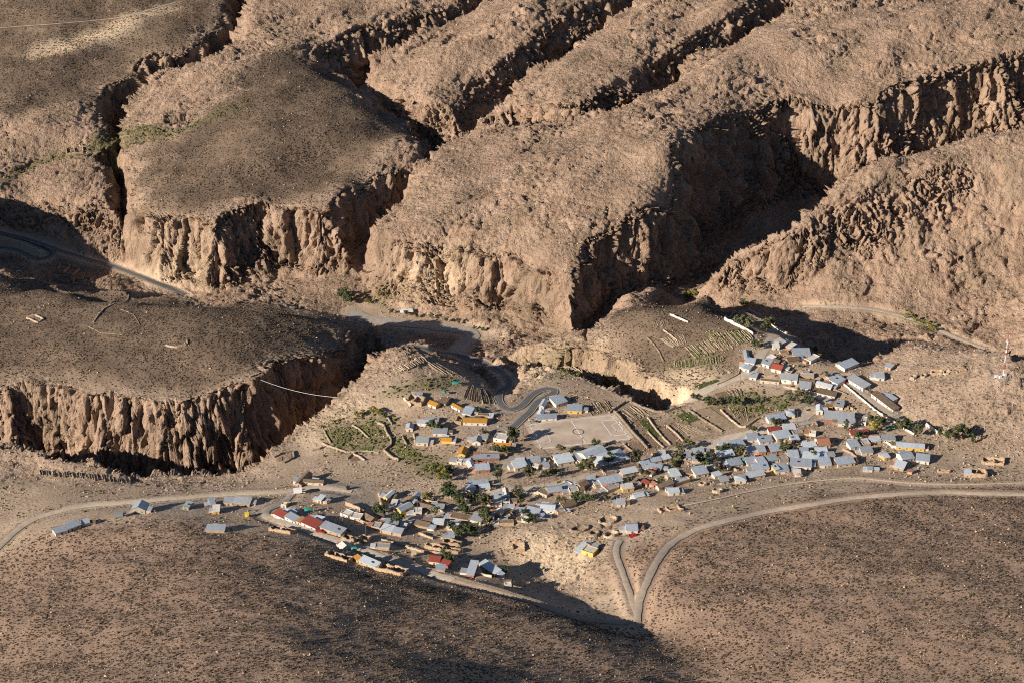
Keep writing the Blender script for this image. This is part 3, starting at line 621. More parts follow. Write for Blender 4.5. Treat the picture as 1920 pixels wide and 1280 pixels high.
# ------------------------------------------------------------------ materials
class NT:
    def __init__(self, name):
        self.m = bpy.data.materials.new(name); self.m.use_nodes = True
        self.t = self.m.node_tree; self.n = self.t.nodes; self.l = self.t.links
        self.b = self.n['Principled BSDF']; self.b.inputs['Roughness'].default_value = 0.9
        self.b.inputs['Specular IOR Level'].default_value = 0.2
    def node(self, typ, **kw):
        x = self.n.new(typ)
        for k, v in kw.items():
            if k.startswith('i_'):
                x.inputs[int(k[2:]) if k[2:].isdigit() else k[2:].replace('_', ' ')].default_value = v
            else: setattr(x, k, v)
        return x
    def link(self, a, b): self.l.new(a, b)
    def attr(self, name): return self.node('ShaderNodeAttribute', attribute_name=name).outputs['Fac']
    def noise(self, vec, scale, detail=4, rough=.55):
        x = self.node('ShaderNodeTexNoise'); x.inputs['Scale'].default_value = scale; x.inputs['Detail'].default_value = detail; x.inputs['Roughness'].default_value = rough
        self.link(vec, x.inputs['Vector']); return x.outputs['Fac']
    def voro(self, vec, scale, feat='F1', out='Distance', rnd=1.0):
        x = self.node('ShaderNodeTexVoronoi', feature=feat); x.inputs['Scale'].default_value = scale; x.inputs['Randomness'].default_value = rnd
        self.link(vec, x.inputs['Vector']); return x.outputs[out]
    def ramp(self, fac, stops):
        x = self.node('ShaderNodeValToRGB'); e = x.color_ramp.elements
        while len(e) < len(stops): e.new(.5)
        for i, (p, c) in enumerate(stops):
            e[i].position = p; e[i].color = (*c, 1) if len(c) == 3 else c
        self.link(fac, x.inputs[0]); return x.outputs[0]
    def rng(self, v, a, b, c=0, d=1):
        x = self.node('ShaderNodeMapRange'); x.interpolation_type = 'SMOOTHSTEP'
        for i, k in enumerate((a, b, c, d)): x.inputs[i + 1].default_value = k
        self.link(v, x.inputs[0]); return x.outputs[0]
    def mix(self, f, a, b, mode='MIX'):
        x = self.node('ShaderNodeMix', data_type='RGBA', blend_type=mode)
        for s, v in ((0, f), (6, a), (7, b)):
            if hasattr(v, 'is_linked') or isinstance(v, bpy.types.NodeSocket): self.link(v, x.inputs[s])
            else: x.inputs[s].default_value = v if s == 0 else ((*v, 1) if len(v) == 3 else v)
        return x.outputs[2]
    def math(self, op, a, b=0.0):
        x = self.node('ShaderNodeMath', operation=op)
        for s, v in ((0, a), (1, b)):
            if isinstance(v, bpy.types.NodeSocket): self.link(v, x.inputs[s])
            else: x.inputs[s].default_value = v
        return x.outputs[0]
    def pos(self): return self.node('ShaderNodeNewGeometry').outputs['Position']
    def bump(self, h, strength, dist):
        x = self.node('ShaderNodeBump'); x.inputs['Strength'].default_value = strength; x.inputs['Distance'].default_value = dist
        self.link(h, x.inputs['Height']); self.link(x.outputs[0], self.b.inputs['Normal']); return x

def ground_material():
    k = NT('desert_ground')
    P = k.pos()
    big = k.noise(P, 0.012, 4); mid = k.noise(P, 0.06, 5); fine = k.noise(P, 0.5, 6, .65); grit = k.noise(P, 2.2, 3, .7)
    rockc = k.ramp(mid, [(.3, (.33, .22, .155)), (.5, (.43, .30, .215)), (.7, (.52, .375, .28))])
    rockc = k.mix(k.rng(fine, .35, .7), k.mix(.5, rockc, (.27, .17, .11)), rockc)
    soilc = k.ramp(mid, [(.3, (.135, .096, .068)), (.55, (.175, .124, .088)), (.75, (.27, .195, .14))])
    forec = k.ramp(mid, [(.3, (.30, .20, .142)), (.6, (.37, .25, .178)), (.75, (.43, .30, .215))])
    villc = k.ramp(mid, [(.3, (.36, .265, .185)), (.6, (.46, .345, .25)), (.75, (.54, .42, .315))])
    c = k.mix(k.attr('soil'), villc, soilc)
    rockc = k.mix(k.rng(big, .40, .62, 0, .55), rockc, k.mix(.5, rockc, (.24, .165, .12)))
    c = k.mix(k.attr('rock'), c, rockc)
    c = k.mix(k.attr('fore'), c, forec)
    c = k.mix(k.math('MULTIPLY', k.attr('pale'), .95), c, k.ramp(mid, [(.3, (.52, .38, .25)), (.7, (.68, .53, .37))]))
    c = k.mix(k.math('MULTIPLY', k.attr('green'), k.rng(fine, .3, .6, .25, .85)), c, (.12, .11, .045))
    c = k.mix(k.math('MULTIPLY', k.attr('till'), .85), c, (.20, .135, .09))
    c = k.mix(k.math('MULTIPLY', k.attr('greyd'), .85), c, k.ramp(fine, [(.3, (.30, .25, .205)), (.7, (.40, .34, .285))]))
    # low scrub too small to build: dark olive specks, fewer on steep rock
    v = k.voro(P, 0.42); dots = k.rng(v, .42, .22)
    veg = k.noise(P, 0.035, 5, .65)
    c = k.mix(k.math('MULTIPLY', k.rng(veg, .45, .65, 0, .55), k.attr('rock')), c, (.20, .15, .10))
    dens = k.math('MULTIPLY', dots, k.rng(veg, .42, .62, .08, .9))
    nz = k.node('ShaderNodeSeparateXYZ'); g = k.node('ShaderNodeNewGeometry'); k.link(g.outputs['Normal'], nz.inputs[0])
    dens = k.math('MULTIPLY', dens, k.rng(nz.outputs[2], .6, .85))
    dens = k.math('MULTIPLY', dens, k.rng(k.attr('fore'), 0, 1, 1, 0))
    c = k.mix(dens, c, (.075, .062, .04))
    c = k.mix(k.rng(grit, .4, .75, 0, .35), c, (.16, .11, .075))
    c = k.mix(k.math('MULTIPLY', k.rng(k.noise(P, .16, 5, .6), .4, .7, 0, .45), k.attr('vill')), c, (.30, .22, .155))
    k.link(c, k.b.inputs['Base Color'])
    h = k.math('ADD', k.math('MULTIPLY', fine, 1.0), k.math('MULTIPLY', k.voro(P, .7), .55))
    h = k.math('ADD', h, k.math('MULTIPLY', grit, .25))
    h = k.math('ADD', h, k.math('MULTIPLY', k.noise(P, 1.1, 3, .7), .6))
    h = k.math('MULTIPLY', h, k.rng(k.attr('rock'), 0, 1, .22, 1))
    bs = k.bump(h, 0.9, 1.2)
    return k.m
ground.data.materials.append(ground_material())
def simple(name, col, var=0.12, scale=1.5, rough=.9, metal=0.0, stain=None, spec=.2, bump=0.0, island=False):
    k = NT(name)
    oi = k.node('ShaderNodeObjectInfo')
    P = k.pos()
    n = k.noise(P, scale, 5, .6)
    lo = tuple(c * (1 - var * 1.6) for c in col); hi = tuple(min(1, c * (1 + var)) for c in col)
    c = k.ramp(n, [(.3, lo), (.7, hi)])
    rv = k.rng(oi.outputs['Random'], 0, 1, 1 - var, 1 + var * .6)
    c2 = k.node('ShaderNodeMix', data_type='RGBA', blend_type='MULTIPLY'); c2.inputs[0].default_value = 1
    k.link(c, c2.inputs[6])
    cb = k.node('ShaderNodeCombineColor')
    for i in range(3): k.link(rv, cb.inputs[i])
    k.link(cb.outputs[0], c2.inputs[7]); c = c2.outputs[2]
    if stain:
        s = k.rng(k.noise(P, scale * .45, 3, .7), .56, .72, 0, .75)
        c = k.mix(s, c, stain)
    k.link(c, k.b.inputs['Base Color'])
    k.b.inputs['Roughness'].default_value = rough; k.b.inputs['Metallic'].default_value = metal; k.b.inputs['Specular IOR Level'].default_value = spec
    if bump: k.bump(k.noise(P, scale * 3, 4, .6), bump, .15)
    return k.m

def tin(name, col, stain, rough=.42, metal=.35):
    k = NT(name)
    oi = k.node('ShaderNodeObjectInfo'); tc = k.node('ShaderNodeTexCoord')
    P = k.pos(); O = tc.outputs['Object']
    n = k.noise(P, .7, 4, .6)
    c = k.ramp(n, [(.3, tuple(v * .82 for v in col)), (.7, col)])
    # sheets laid side by side differ a little
    sx = k.node('ShaderNodeSeparateXYZ'); k.link(O, sx.inputs[0])
    fl = k.math('FLOOR', k.math('MULTIPLY', sx.outputs[0], .9))
    wn_ = k.node('ShaderNodeTexWhiteNoise', noise_dimensions='1D'); k.link(fl, wn_.inputs['W'])
    c = k.mix(k.rng(wn_.outputs[0], .3, 1, 0, .28), c, tuple(v * .55 for v in col))
    c = k.mix(k.rng(oi.outputs['Random'], .35, 1, 0, .5), c, tuple(v * .45 for v in col))
    c = k.mix(k.rng(oi.outputs['Random'], .4, 0, 0, .65), c, tuple(min(.9, v * 1.45) for v in col))
    c = k.mix(k.rng(k.noise(P, .45, 4, .75), .57, .70, 0, .7), c, stain)
    k.link(c, k.b.inputs['Base Color'])
    k.b.inputs['Roughness'].default_value = rough; k.b.inputs['Metallic'].default_value = metal; k.b.inputs['Specular IOR Level'].default_value = .4
    w = k.node('ShaderNodeTexWave', bands_direction='X'); w.inputs['Scale'].default_value = 3.0; k.link(O, w.inputs['Vector'])
    k.bump(w.outputs['Fac'], .35, .06)
    return k.m

M = {}
M['z'] = tin('zinc_roof', (.58, .635, .71), (.36, .30, .25))
M['Z'] = tin('weathered_zinc_roof', (.42, .445, .475), (.28, .22, .17), .6, .15)
M['r'] = tin('red_painted_roof', (.30, .065, .045), (.20, .07, .05), .65, .0)
M['o'] = tin('ochre_painted_roof', (.56, .27, .045), (.42, .20, .05), .65, .0)
M['t'] = tin('terracotta_roof', (.42, .19, .11), (.30, .15, .10), .8, .0)
M['b'] = simple('mud_thatch_roof', (.20, .145, .10), .25, 1.2, .95, bump=.6)
M['wr'] = simple('pale_slab_roof', (.58, .54, .50), .15, .8, .8, stain=(.38, .32, .27))
M['wa'] = simple('adobe_wall', (.42, .30, .20), .2, .8, .95, stain=(.30, .21, .14), bump=.4)
M['ww'] = simple('whitewashed_wall', (.60, .545, .48), .08, .6, .85, stain=(.48, .40, .32))
M['wc'] = simple('cream_wall', (.56, .46, .34), .1, .6, .9, stain=(.42, .32, .23))
M['wy'] = simple('yellow_wall', (.62, .40, .10), .1, .6, .85)
M['wo'] = simple('orange_wall', (.52, .24, .06), .1, .6, .85)
M['wr_'] = simple('brick_wall', (.34, .14, .085), .15, 1.2, .9)
M['wt'] = simple('pink_plaster_wall', (.46, .27, .20), .1, .8, .9)
M['wn'] = simple('stone_and_green_wall', (.36, .31, .25), .15, 1.0, .9, stain=(.10, .30, .22))
M['wb'] = simple('brown_wall', (.26, .18, .12), .15, 1.0, .95)
M['wB'] = simple('blue_wall', (.14, .22, .42), .1, 1.0, .8)
M['stone'] = simple('dry_stone', (.37, .29, .21), .35, 1.4, .95, stain=(.26, .20, .15), bump=.8)
M['glass'] = simple('dark_window_glass', (.03, .035, .04), .1, 1.0, .15, spec=.5)
M['wood'] = simple('weathered_wood', (.19, .13, .09), .2, 1.5, .9)
M['door'] = simple('painted_door', (.16, .10, .07), .3, 1.0, .7)
M['frame'] = simple('window_frame', (.5, .48, .44), .1, 1.0, .7)
M['solar'] = simple('solar_glass', (.02, .03, .06), .1, 1.0, .2, spec=.5)
M['dirt'] = simple('packed_dirt', (.46, .385, .31), .13, .35, .95, stain=(.30, .235, .18), bump=.3)
M['pale'] = simple('pale_dust_road', (.54, .44, .34), .13, .4, .95, stain=(.45, .35, .26), bump=.3)
M['grey'] = simple('river_gravel', (.36, .32, .28), .15, .4, .95, stain=(.27, .23, .19), bump=.4)
M['track'] = simple('shaded_track', (.36, .27, .20), .15, .4, .95)  # lane dirt darkened: the hill's shade is put into this colour
M['asphalt'] = simple('asphalt', (.15, .142, .135), .15, .5, .9)
M['line'] = simple('road_paint', (.62, .60, .55), .1, .8, .8)
M['chalk'] = simple('chalk_line', (.74, .70, .64), .12, 1.2, .9)
M['pitch'] = simple('pitch_dirt', (.46, .365, .285), .16, .10, .95, stain=(.40, .29, .20))
M['steel'] = simple('galvanised_steel', (.55, .55, .55), .1, 1.0, .45, .6)
M['white'] = simple('white_paint', (.75, .75, .74), .04, 1.0, .45)
M['redp'] = simple('red_paint', (.42, .02, .025), .05, 1.0, .4, spec=.5)
M['greyp'] = simple('grey_paint', (.25, .26, .27), .05, 1.0, .45, spec=.5)
M['dark'] = simple('dark_rubber', (.025, .025, .025), .1, 1.0, .8)
M['teal'] = simple('teal_tarpaulin', (.05, .30, .24), .15, 1.0, .6)
M['greenc'] = simple('green_paint', (.10, .32, .20), .1, 1.0, .6)
M['yellowp'] = simple('yellow_paint', (.70, .52, .06), .08, 1.0, .6)
M['bark'] = simple('bark', (.14, .10, .07), .2, 2.0, .95)
M['cactus'] = simple('cactus_skin', (.16, .17, .09), .2, 1.0, .9)

def leaf(name, a, b):
    k = NT(name)
    oi = k.node('ShaderNodeObjectInfo'); P = k.pos()
    n = k.noise(P, .9, 3, .6)
    c = k.ramp(n, [(.3, a), (.7, b)])
    c = k.mix(k.rng(oi.outputs['Random'], 0, 1, 0, .35), c, tuple(v * .6 for v in a))
    k.link(c, k.b.inputs['Base Color']); k.b.inputs['Roughness'].default_value = .75
    k.b.inputs['Subsurface Weight'].default_value = 0
    return k.m
M['leaf_olive'] = leaf('olive_leaves', (.07, .072, .034), (.135, .128, .058))
M['leaf_green'] = leaf('green_leaves', (.042, .06, .025), (.085, .105, .04))
M['leaf_yellow'] = leaf('yellow_green_leaves', (.15, .14, .03), (.30, .25, .06))
M['leaf_grey'] = leaf('grey_green_leaves', (.10, .10, .055), (.18, .165, .09))
M['shrub'] = leaf('dry_shrub', (.075, .052, .033), (.13, .09, .055))
M['straw'] = leaf('straw_tuft', (.30, .215, .12), (.42, .31, .18))
M['scrub'] = leaf('green_scrub', (.07, .08, .025), (.17, .16, .05))
M['crop'] = leaf('crop_leaves', (.05, .10, .02), (.10, .17, .035))
M['tilled'] = simple('tilled_soil', (.215, .145, .10), .2, .8, .95)
M['fallow'] = simple('fallow_soil', (.33, .245, .165), .2, .5, .95, stain=(.20, .16, .09))
M['cropbed'] = simple('green_crop', (.085, .115, .03), .35, .9, .85, stain=(.16, .13, .06))
M['grass'] = simple('rough_pasture', (.15, .14, .055), .35, .6, .9, stain=(.25, .19, .11))
M['pebble'] = simple('loose_stone', (.42, .31, .23), .3, .5, .95)

def rubble_mat():
    k = NT('yard_rubble'); oi = k.node('ShaderNodeObjectInfo')
    c = k.ramp(oi.outputs['Random'], [(0, (.10, .07, .05)), (.35, (.22, .16, .11)), (.7, (.42, .33, .25)), (.88, (.55, .50, .45)), (.95, (.18, .24, .30)), (1, (.35, .08, .05))])
    k.link(c, k.b.inputs['Base Color']); return k.m
M['rubble'] = rubble_mat()
# ------------------------------------------------------------------ helpers for things
rnd = random.Random(7)
class MB:
    def __init__(self): self.v = []; self.f = []; self.m = []
    def quad(self, a, b, c, d, m=0):
        i = len(self.v); self.v += [a, b, c, d]; self.f.append((i, i + 1, i + 2, i + 3)); self.m.append(m)
    def tri(self, a, b, c, m=0):
        i = len(self.v); self.v += [a, b, c]; self.f.append((i, i + 1, i + 2)); self.m.append(m)
    def box(self, x0, x1, y0, y1, z0, z1, m=0):
        p = [(x0, y0, z0), (x1, y0, z0), (x1, y1, z0), (x0, y1, z0), (x0, y0, z1), (x1, y0, z1), (x1, y1, z1), (x0, y1, z1)]
        i = len(self.v); self.v += p
        for q in ((3, 2, 1, 0), (4, 5, 6, 7), (0, 1, 5, 4), (1, 2, 6, 5), (2, 3, 7, 6), (3, 0, 4, 7)):
            self.f.append(tuple(i + k for k in q)); self.m.append(m)
    def prism(self, bottom, top, m=0):
        """closed solid between two rings of equal length"""
        n = len(bottom); i = len(self.v); self.v += list(bottom) + list(top)
        self.f.append(tuple(i + k for k in range(n - 1, -1, -1))); self.m.append(m)
        self.f.append(tuple(i + n + k for k in range(n))); self.m.append(m)
        for k in range(n):
            l = (k + 1) % n
            self.f.append((i + k, i + l, i + n + l, i + n + k)); self.m.append(m)
    def tube(self, pts, rad, n=6, m=0):
        rings = []
        for k, p in enumerate(pts):
            a = Vector(pts[max(k - 1, 0)]); b = Vector(pts[min(k + 1, len(pts) - 1)])
            d = (b - a).normalized(); s = d.orthogonal().normalized(); t = d.cross(s)
            r = rad[k] if hasattr(rad, '__len__') else rad
            i = len(self.v)
            for q in range(n):
                w = 2 * math.pi * q / n
                self.v.append(tuple(Vector(p) + r * (math.cos(w) * s + math.sin(w) * t)))
            rings.append(i)
        for a, b in zip(rings, rings[1:]):
            for q in range(n):
                l = (q + 1) % n
                self.f.append((a + q, a + l, b + l, b + q)); self.m.append(m)
        self.f.append(tuple(rings[0] + q for q in range(n - 1, -1, -1))); self.m.append(m)
        self.f.append(tuple(rings[-1] + q for q in range(n))); self.m.append(m)
    def mesh(self, name, mats, smooth=False):
        me = bpy.data.meshes.new(name); me.from_pydata([tuple(map(float, p)) for p in self.v], [], self.f)
        for x in mats: me.materials.append(x)
        if len(mats) > 1: me.polygons.foreach_set('material_index', self.m)
        if smooth: me.polygons.foreach_set('use_smooth', [True] * len(self.f))
        me.update(); return me

def obj(name, me, parent=None, loc=None, rz=None, scale=None):
    o = bpy.data.objects.new(name, me); COL.objects.link(o)
    if parent is not None: o.parent = parent
    if loc is not None: o.location = loc
    if rz is not None: o.rotation_euler = (0, 0, rz)
    if scale is not None: o.scale = scale
    return o
def tag(o, label, cat, group=None):
    o['label'] = label; o['category'] = cat; o['kind'] = 'thing'
    if group: o['group'] = group
    return o
def empty(name, loc, rz=0.0):
    o = obj(name, None, None, loc, rz); o.empty_display_size = 1; return o
ORD = ['first', 'second', 'third', 'fourth', 'fifth', 'sixth', 'seventh', 'eighth', 'ninth', 'tenth', 'eleventh', 'twelfth', 'thirteenth', 'fourteenth', 'fifteenth', 'sixteenth', 'seventeenth', 'eighteenth', 'nineteenth', 'twentieth']
def ordinal(i, n):
    if n == 1: return 'only one'
    if i == 0: return 'leftmost'
    if i == n - 1: return 'rightmost'
    return (ORD[i] if i < 20 else 'twenty-' + ORD[i - 20]) + ' from left'
def ghit(px, py):
    x, y, z = hit(px, py, H); return float(x[0]), float(y[0]), float(sample(H, x, y)[0])

# ------------------------------------------------------------------ roads
def road_mesh(x, y, z, w, mat, lift=0.0, jag=.0, off=0.0, s=0):
    n = len(x)
    tx, ty = np.gradient(x), np.gradient(y); l = np.hypot(tx, ty) + 1e-9; nx_, ny_ = -ty / l, tx / l
    q = np.arange(n)
    wl = w / 2 * (1 + jag * noise2(q / 4.0, q * 0 + 3.3, 50 + s)); wr = w / 2 * (1 + jag * noise2(q / 4.0, q * 0 + 9.3, 51 + s))
    cols = [-1, -.5, 0, .5, 1]
    X = np.stack([x + nx_ * (off + (wl if c < 0 else wr) * c) for c in cols], 1); Y = np.stack([y + ny_ * (off + (wl if c < 0 else wr) * c) for c in cols], 1)
    Z = np.stack([z + lift - (.10 if abs(c) == 1 and off == 0 and w > 1 else 0) for c in cols], 1)
    me = grid_mesh('road', X, Y, Z); me.materials.append(M[mat]); return me
for i, (name, w, m, x, y, z) in enumerate(road_lines):
    o = obj(name, road_mesh(x, y, z, w, m, 0.02 + 0.012 * i, 0.0 if m == 'asphalt' else .28, s=i)); o['kind'] = 'structure'
    if m == 'asphalt':
        for sgn in (-1, 1):
            obj('edge_line', road_mesh(x, y, z, .22, 'line', 0.04 + 0.012 * i, off=sgn * (w / 2 - .45)), o)

# ------------------------------------------------------------------ football pitch
def bil(u, v, dz=0.0):
    a = PC[0] * (1 - u) * (1 - v) + PC[3] * u * (1 - v) + PC[1] * (1 - u) * v + PC[2] * u * v
    return (a[0], a[1], PZ + dz)
fp = empty('football_pitch', bil(.5, .5)); tag(fp, 'bare dirt football pitch with white chalk lines beside the fields', 'football pitch')
def part_world(name, mb, mats, parent, smooth=False):
    o = obj(name, mb.mesh(name, mats, smooth), parent); o.matrix_parent_inverse = Matrix.Translation(-parent.location); return o
mb = MB()
for i in range(16):
    for j in range(10):
        q = [bil(-.03 + 1.06 * a / 16, -.04 + 1.08 * b / 10, .0) for a, b in ((i, j + 1), (i + 1, j + 1), (i + 1, j), (i, j))]
        mb.quad(*q)
part_world('playing_surface', mb, [M['pitch']], fp)
def chalk(name, uv, w=.26):
    mb = MB(); p = [Vector(bil(u, v, .05)) for u, v in uv]
    for a, b in zip(p, p[1:]):
        d = (b - a).normalized(); s = Vector((-d.y, d.x, 0)) * w
        mb.quad(tuple(a - s - d * w), tuple(b - s + d * w), tuple(b + s + d * w), tuple(a + s - d * w))
    part_world(name, mb, [M['chalk']], fp)
chalk('touch_line', [(.02, .03), (.98, .03)]); chalk('touch_line', [(.02, .97), (.98, .97)]); chalk('goal_line', [(.02, .03), (.02, .97)]); chalk('goal_line', [(.98, .03), (.98, .97)]); chalk('halfway_line', [(.5, .03), (.5, .97)])
chalk('penalty_box', [(.02, .25), (.16, .25), (.16, .75), (.02, .75)]); chalk('penalty_box', [(.98, .2), (.82, .2), (.82, .8), (.98, .8)]); chalk('goal_box', [(.98, .36), (.90, .36), (.90, .64), (.98, .64)])
chalk('centre_circle', [(.5 + .058 * math.cos(a * math.pi / 16), .5 + .105 * math.sin(a * math.pi / 16)) for a in range(33)])
for side, u, ph in ((-1, .02, 'west end of the dirt football pitch, under the big tree'), (1, .98, 'east end of the dirt football pitch, by the field wall')):
    a, b = Vector(bil(u, .43)), Vector(bil(u, .57)); c = (a + b) / 2
    g = empty('goal', c); tag(g, 'white goal frame at the ' + ph, 'goal', 'football goals')
    for p in (a, b):
        m_ = MB(); m_.tube([tuple(p), (p.x, p.y, p.z + 2.2)], .08); part_world('goal_post', m_, [M['white']], g)
    m_ = MB(); m_.tube([(a.x, a.y, a.z + 2.2), (b.x, b.y, b.z + 2.2)], .08); part_world('crossbar', m_, [M['white']], g)

# ------------------------------------------------------------------ buildings
ROOFN = {'z': 'zinc', 'Z': 'grey tin', 'r': 'red', 'o': 'ochre', 't': 'rust-brown', 'b': 'brown mud', 'w': 'white'}
WALLN = {'a': 'adobe', 'w': 'white', 'c': 'cream', 'y': 'yellow', 'o': 'orange', 'r': 'brick', 't': 'pink', 'n': 'stone', 'b': 'brown', 'B': 'blue'}
WM = {'a': 'wa', 'w': 'ww', 'c': 'wc', 'y': 'wy', 'o': 'wo', 'r': 'wr_', 't': 'wt', 'n': 'wn', 'b': 'wb', 'B': 'wB'}
def area(px, py):
    if px < 500 and py > 900: return 'beside the western track'
    if px < 700 and py > 890: return 'around the gravel yard and western lane'
    if px < 960 and py > 1012: return 'at the foot of the dark hill'
    if px < 868 and py > 888: return 'in the lower western quarter'
    if px < 960 and py < 905: return 'west of the football pitch'
    if 960 <= px < 1110 and py < 800: return 'just above the football pitch'
    if px < 1190 and py < 885: return 'just below the football pitch'
    if px < 1010: return 'around the village crossroads'
    if px < 1200 and py > 940: return 'on the pale slope below the village'
    if px < 1200: return 'along the lower main street'
    if px < 1400 and py > 780: return 'in the middle of the village'
    if px < 1545 and py < 740: return 'in the upper hamlet by the terraces'
    if py < 772: return 'by the walled bench lane'
    if px < 1530 and py > 840: return 'on the lower edge of the eastern quarter'
    if px < 1650: return 'in the eastern quarter'
    return 'at the eastern end of the village'
groups = {}
for b in buildings:
    key = (ROOFN[b['rc']], WALLN[b['wc']], area(b['px'], b['py'])); groups.setdefault(key, []).append(b)
for key, L in groups.items():
    L.sort(key=lambda q: (q['px'], q['py']))
    for i, b in enumerate(L):
        kind = 'house' if b['L'] * b['W'] > 22 else 'hut'
        b['kind'] = kind
        if len(L) == 1: b['label'] = f"{key[1]} {kind} with {key[0]} roof {key[2]}"
        else: b['label'] = f"{key[1]} {kind} with {key[0]} roof {key[2]}, {ordinal(i, len(L))}"
def win_mesh():
    m = MB(); m.box(-.5, .5, -.05, .05, -.5, .5, 0); m.box(-.4, .4, -.07, -.05, -.4, .4, 1); return m.mesh('window', [M['frame'], M['glass']])
def door_mesh():
    m = MB(); m.box(-.48, .48, -.05, .05, 0, 2.02, 0); m.box(-.40, .40, -.07, -.05, .02, 1.92, 1); return m.mesh('door', [M['frame'], M['door']])
WIN, DOOR = win_mesh(), door_mesh()
mm = MB(); mm.box(-.8, .8, -.5, .5, 0, .06, 0); SOLAR = mm.mesh('solar_panel', [M['solar']])
def make_house(b):
    L, W, h = b['L'], b['W'], b['h']; hl, hw = L / 2, W / 2; D = -1.6
    root = empty('house' if b['kind'] == 'house' else 'hut', (b['c'][0], b['c'][1], b['z']), math.atan2(b['e'][1], b['e'][0]))
    tag(root, b['label'], b['kind'], 'village buildings ' + area(b['px'], b['py']))
    w = MB(); r = MB(); o = .32; t = .13; k = b['roof']
    rm = M['wr'] if b['rc'] == 'w' else M[b['rc']]
    if k == 's':
        rise = min(1.3, .15 * W) ; hb = h + rise
        w.prism([(-hl, -hw, D), (hl, -hw, D), (hl, hw, D), (-hl, hw, D)], [(-hl, -hw, h), (hl, -hw, h), (hl, hw, hb), (-hl, hw, hb)])
        s = rise / W
        c = [(-hl - o, -hw - o, h - s * o), (hl + o, -hw - o, h - s * o), (hl + o, hw + o, hb + s * o), (-hl - o, hw + o, hb + s * o)]
        r.prism([(x, y, z + .01) for x, y, z in c], [(x, y, z + t) for x, y, z in c])
    elif k == 'g':
        rise = .2 * W; s = rise / hw
        w.prism([(-hl, -hw, D), (hl, -hw, D), (hl, hw, D), (-hl, hw, D)], [(-hl, -hw, h), (hl, -hw, h), (hl, hw, h), (-hl, hw, h)])
        for x in (-hl, hl): w.tri(*[(x, -hw, h), (x, hw, h), (x, 0, h + rise)][::1 if x > 0 else -1])
        for sg in (-1, 1):
            c = [(-hl - o, sg * (hw + o), h - s * o), (hl + o, sg * (hw + o), h - s * o), (hl + o, 0, h + rise), (-hl - o, 0, h + rise)]
            if sg > 0: c = c[::-1]
            r.prism([(x, y, z + .01) for x, y, z in c], [(x, y, z + t) for x, y, z in c])
    elif k == 'G':
        rise = .24 * L; s = rise / hl
        w.prism([(-hl, -hw, D), (hl, -hw, D), (hl, hw, D), (-hl, hw, D)], [(-hl, -hw, h), (hl, -hw, h), (hl, hw, h), (-hl, hw, h)])
        for y in (-hw, hw): w.tri(*[(-hl, y, h), (hl, y, h), (0, y, h + rise)][::1 if y < 0 else -1])
        for sg in (-1, 1):
            c = [(sg * (hl + o), -hw - o, h - s * o), (0, -hw - o, h + rise), (0, hw + o, h + rise), (sg * (hl + o), hw + o, h - s * o)]
            if sg > 0: c = c[::-1]
            r.prism([(x, y, z + .01) for x, y, z in c], [(x, y, z + t) for x, y, z in c])
    elif k == 'h':
        rise = .17 * W; q = min(hw, hl * .9)
        w.prism([(-hl, -hw, D), (hl, -hw, D), (hl, hw, D), (-hl, hw, D)], [(-hl, -hw, h), (hl, -hw, h), (hl, hw, h), (-hl, hw, h)])
        a = [(-hl - o, -hw - o, h), (hl + o, -hw - o, h), (hl + o, hw + o, h), (-hl - o, hw + o, h)]; p1, p2 = (-hl + q, 0, h + rise), (hl - q, 0, h + rise)
        r.quad(a[0], a[1], p2, p1); r.quad(a[2], a[3], p1, p2); r.tri(a[1], a[2], p2); r.tri(a[3], a[0], p1); r.box(-hl - o, hl + o, -hw - o, hw + o, h - .12, h - .01)
    else:
        tw = .28; pe = .3
        for (x0, x1, y0, y1) in ((-hl, hl, -hw, -hw + tw), (-hl, hl, hw - tw, hw), (-hl, -hl + tw, -hw + tw, hw - tw), (hl - tw, hl, -hw + tw, hw - tw)):
            w.box(x0, x1, y0, y1, D, h + pe * (1 if b['rc'] != 'b' else .5))
        r.prism([(-hl + tw, -hw + tw, h - .2), (hl - tw, -hw + tw, h - .2), (hl - tw, hw - tw, h - .05), (-hl + tw, hw - tw, h - .05)], [(-hl + tw, -hw + tw, h - .06), (hl - tw, -hw + tw, h - .06), (hl - tw, hw - tw, h + .09), (-hl + tw, hw - tw, h + .09)])
    obj('wall', w.mesh('wall', [M[WM[b['wc']]]]), root)
    obj('roof', r.mesh('roof', [rm]), root)
    if h < 1.7: return root
    dz = h / 2.75
    n = max(1, int(L / 3.2)); dpos = rnd.randrange(n)
    for i in range(n):
        x = -hl + (i + .5) * L / n
        if i == dpos: obj('door', DOOR, root, (x, -hw - .02, 0), 0, (1, 1, dz))
        else: obj('window', WIN, root, (x, -hw - .02, 1.45 * dz), 0, (1, 1, .9 * dz))
    if W > 5: obj('window', WIN, root, (hl + .02, 0, 1.5 * dz), math.pi / 2, (1, 1, dz))
    if b['rc'] in 'zZ' and k == 's' and rnd.random() < .16:
        s = min(1.3, .15 * W) / W
        p = obj('solar_panel', SOLAR, root, (rnd.uniform(-.3, .3) * L, .1 * W, h + s * .6 * W + t + .03)); p.rotation_euler = (math.atan(s), 0, 0)
    return root
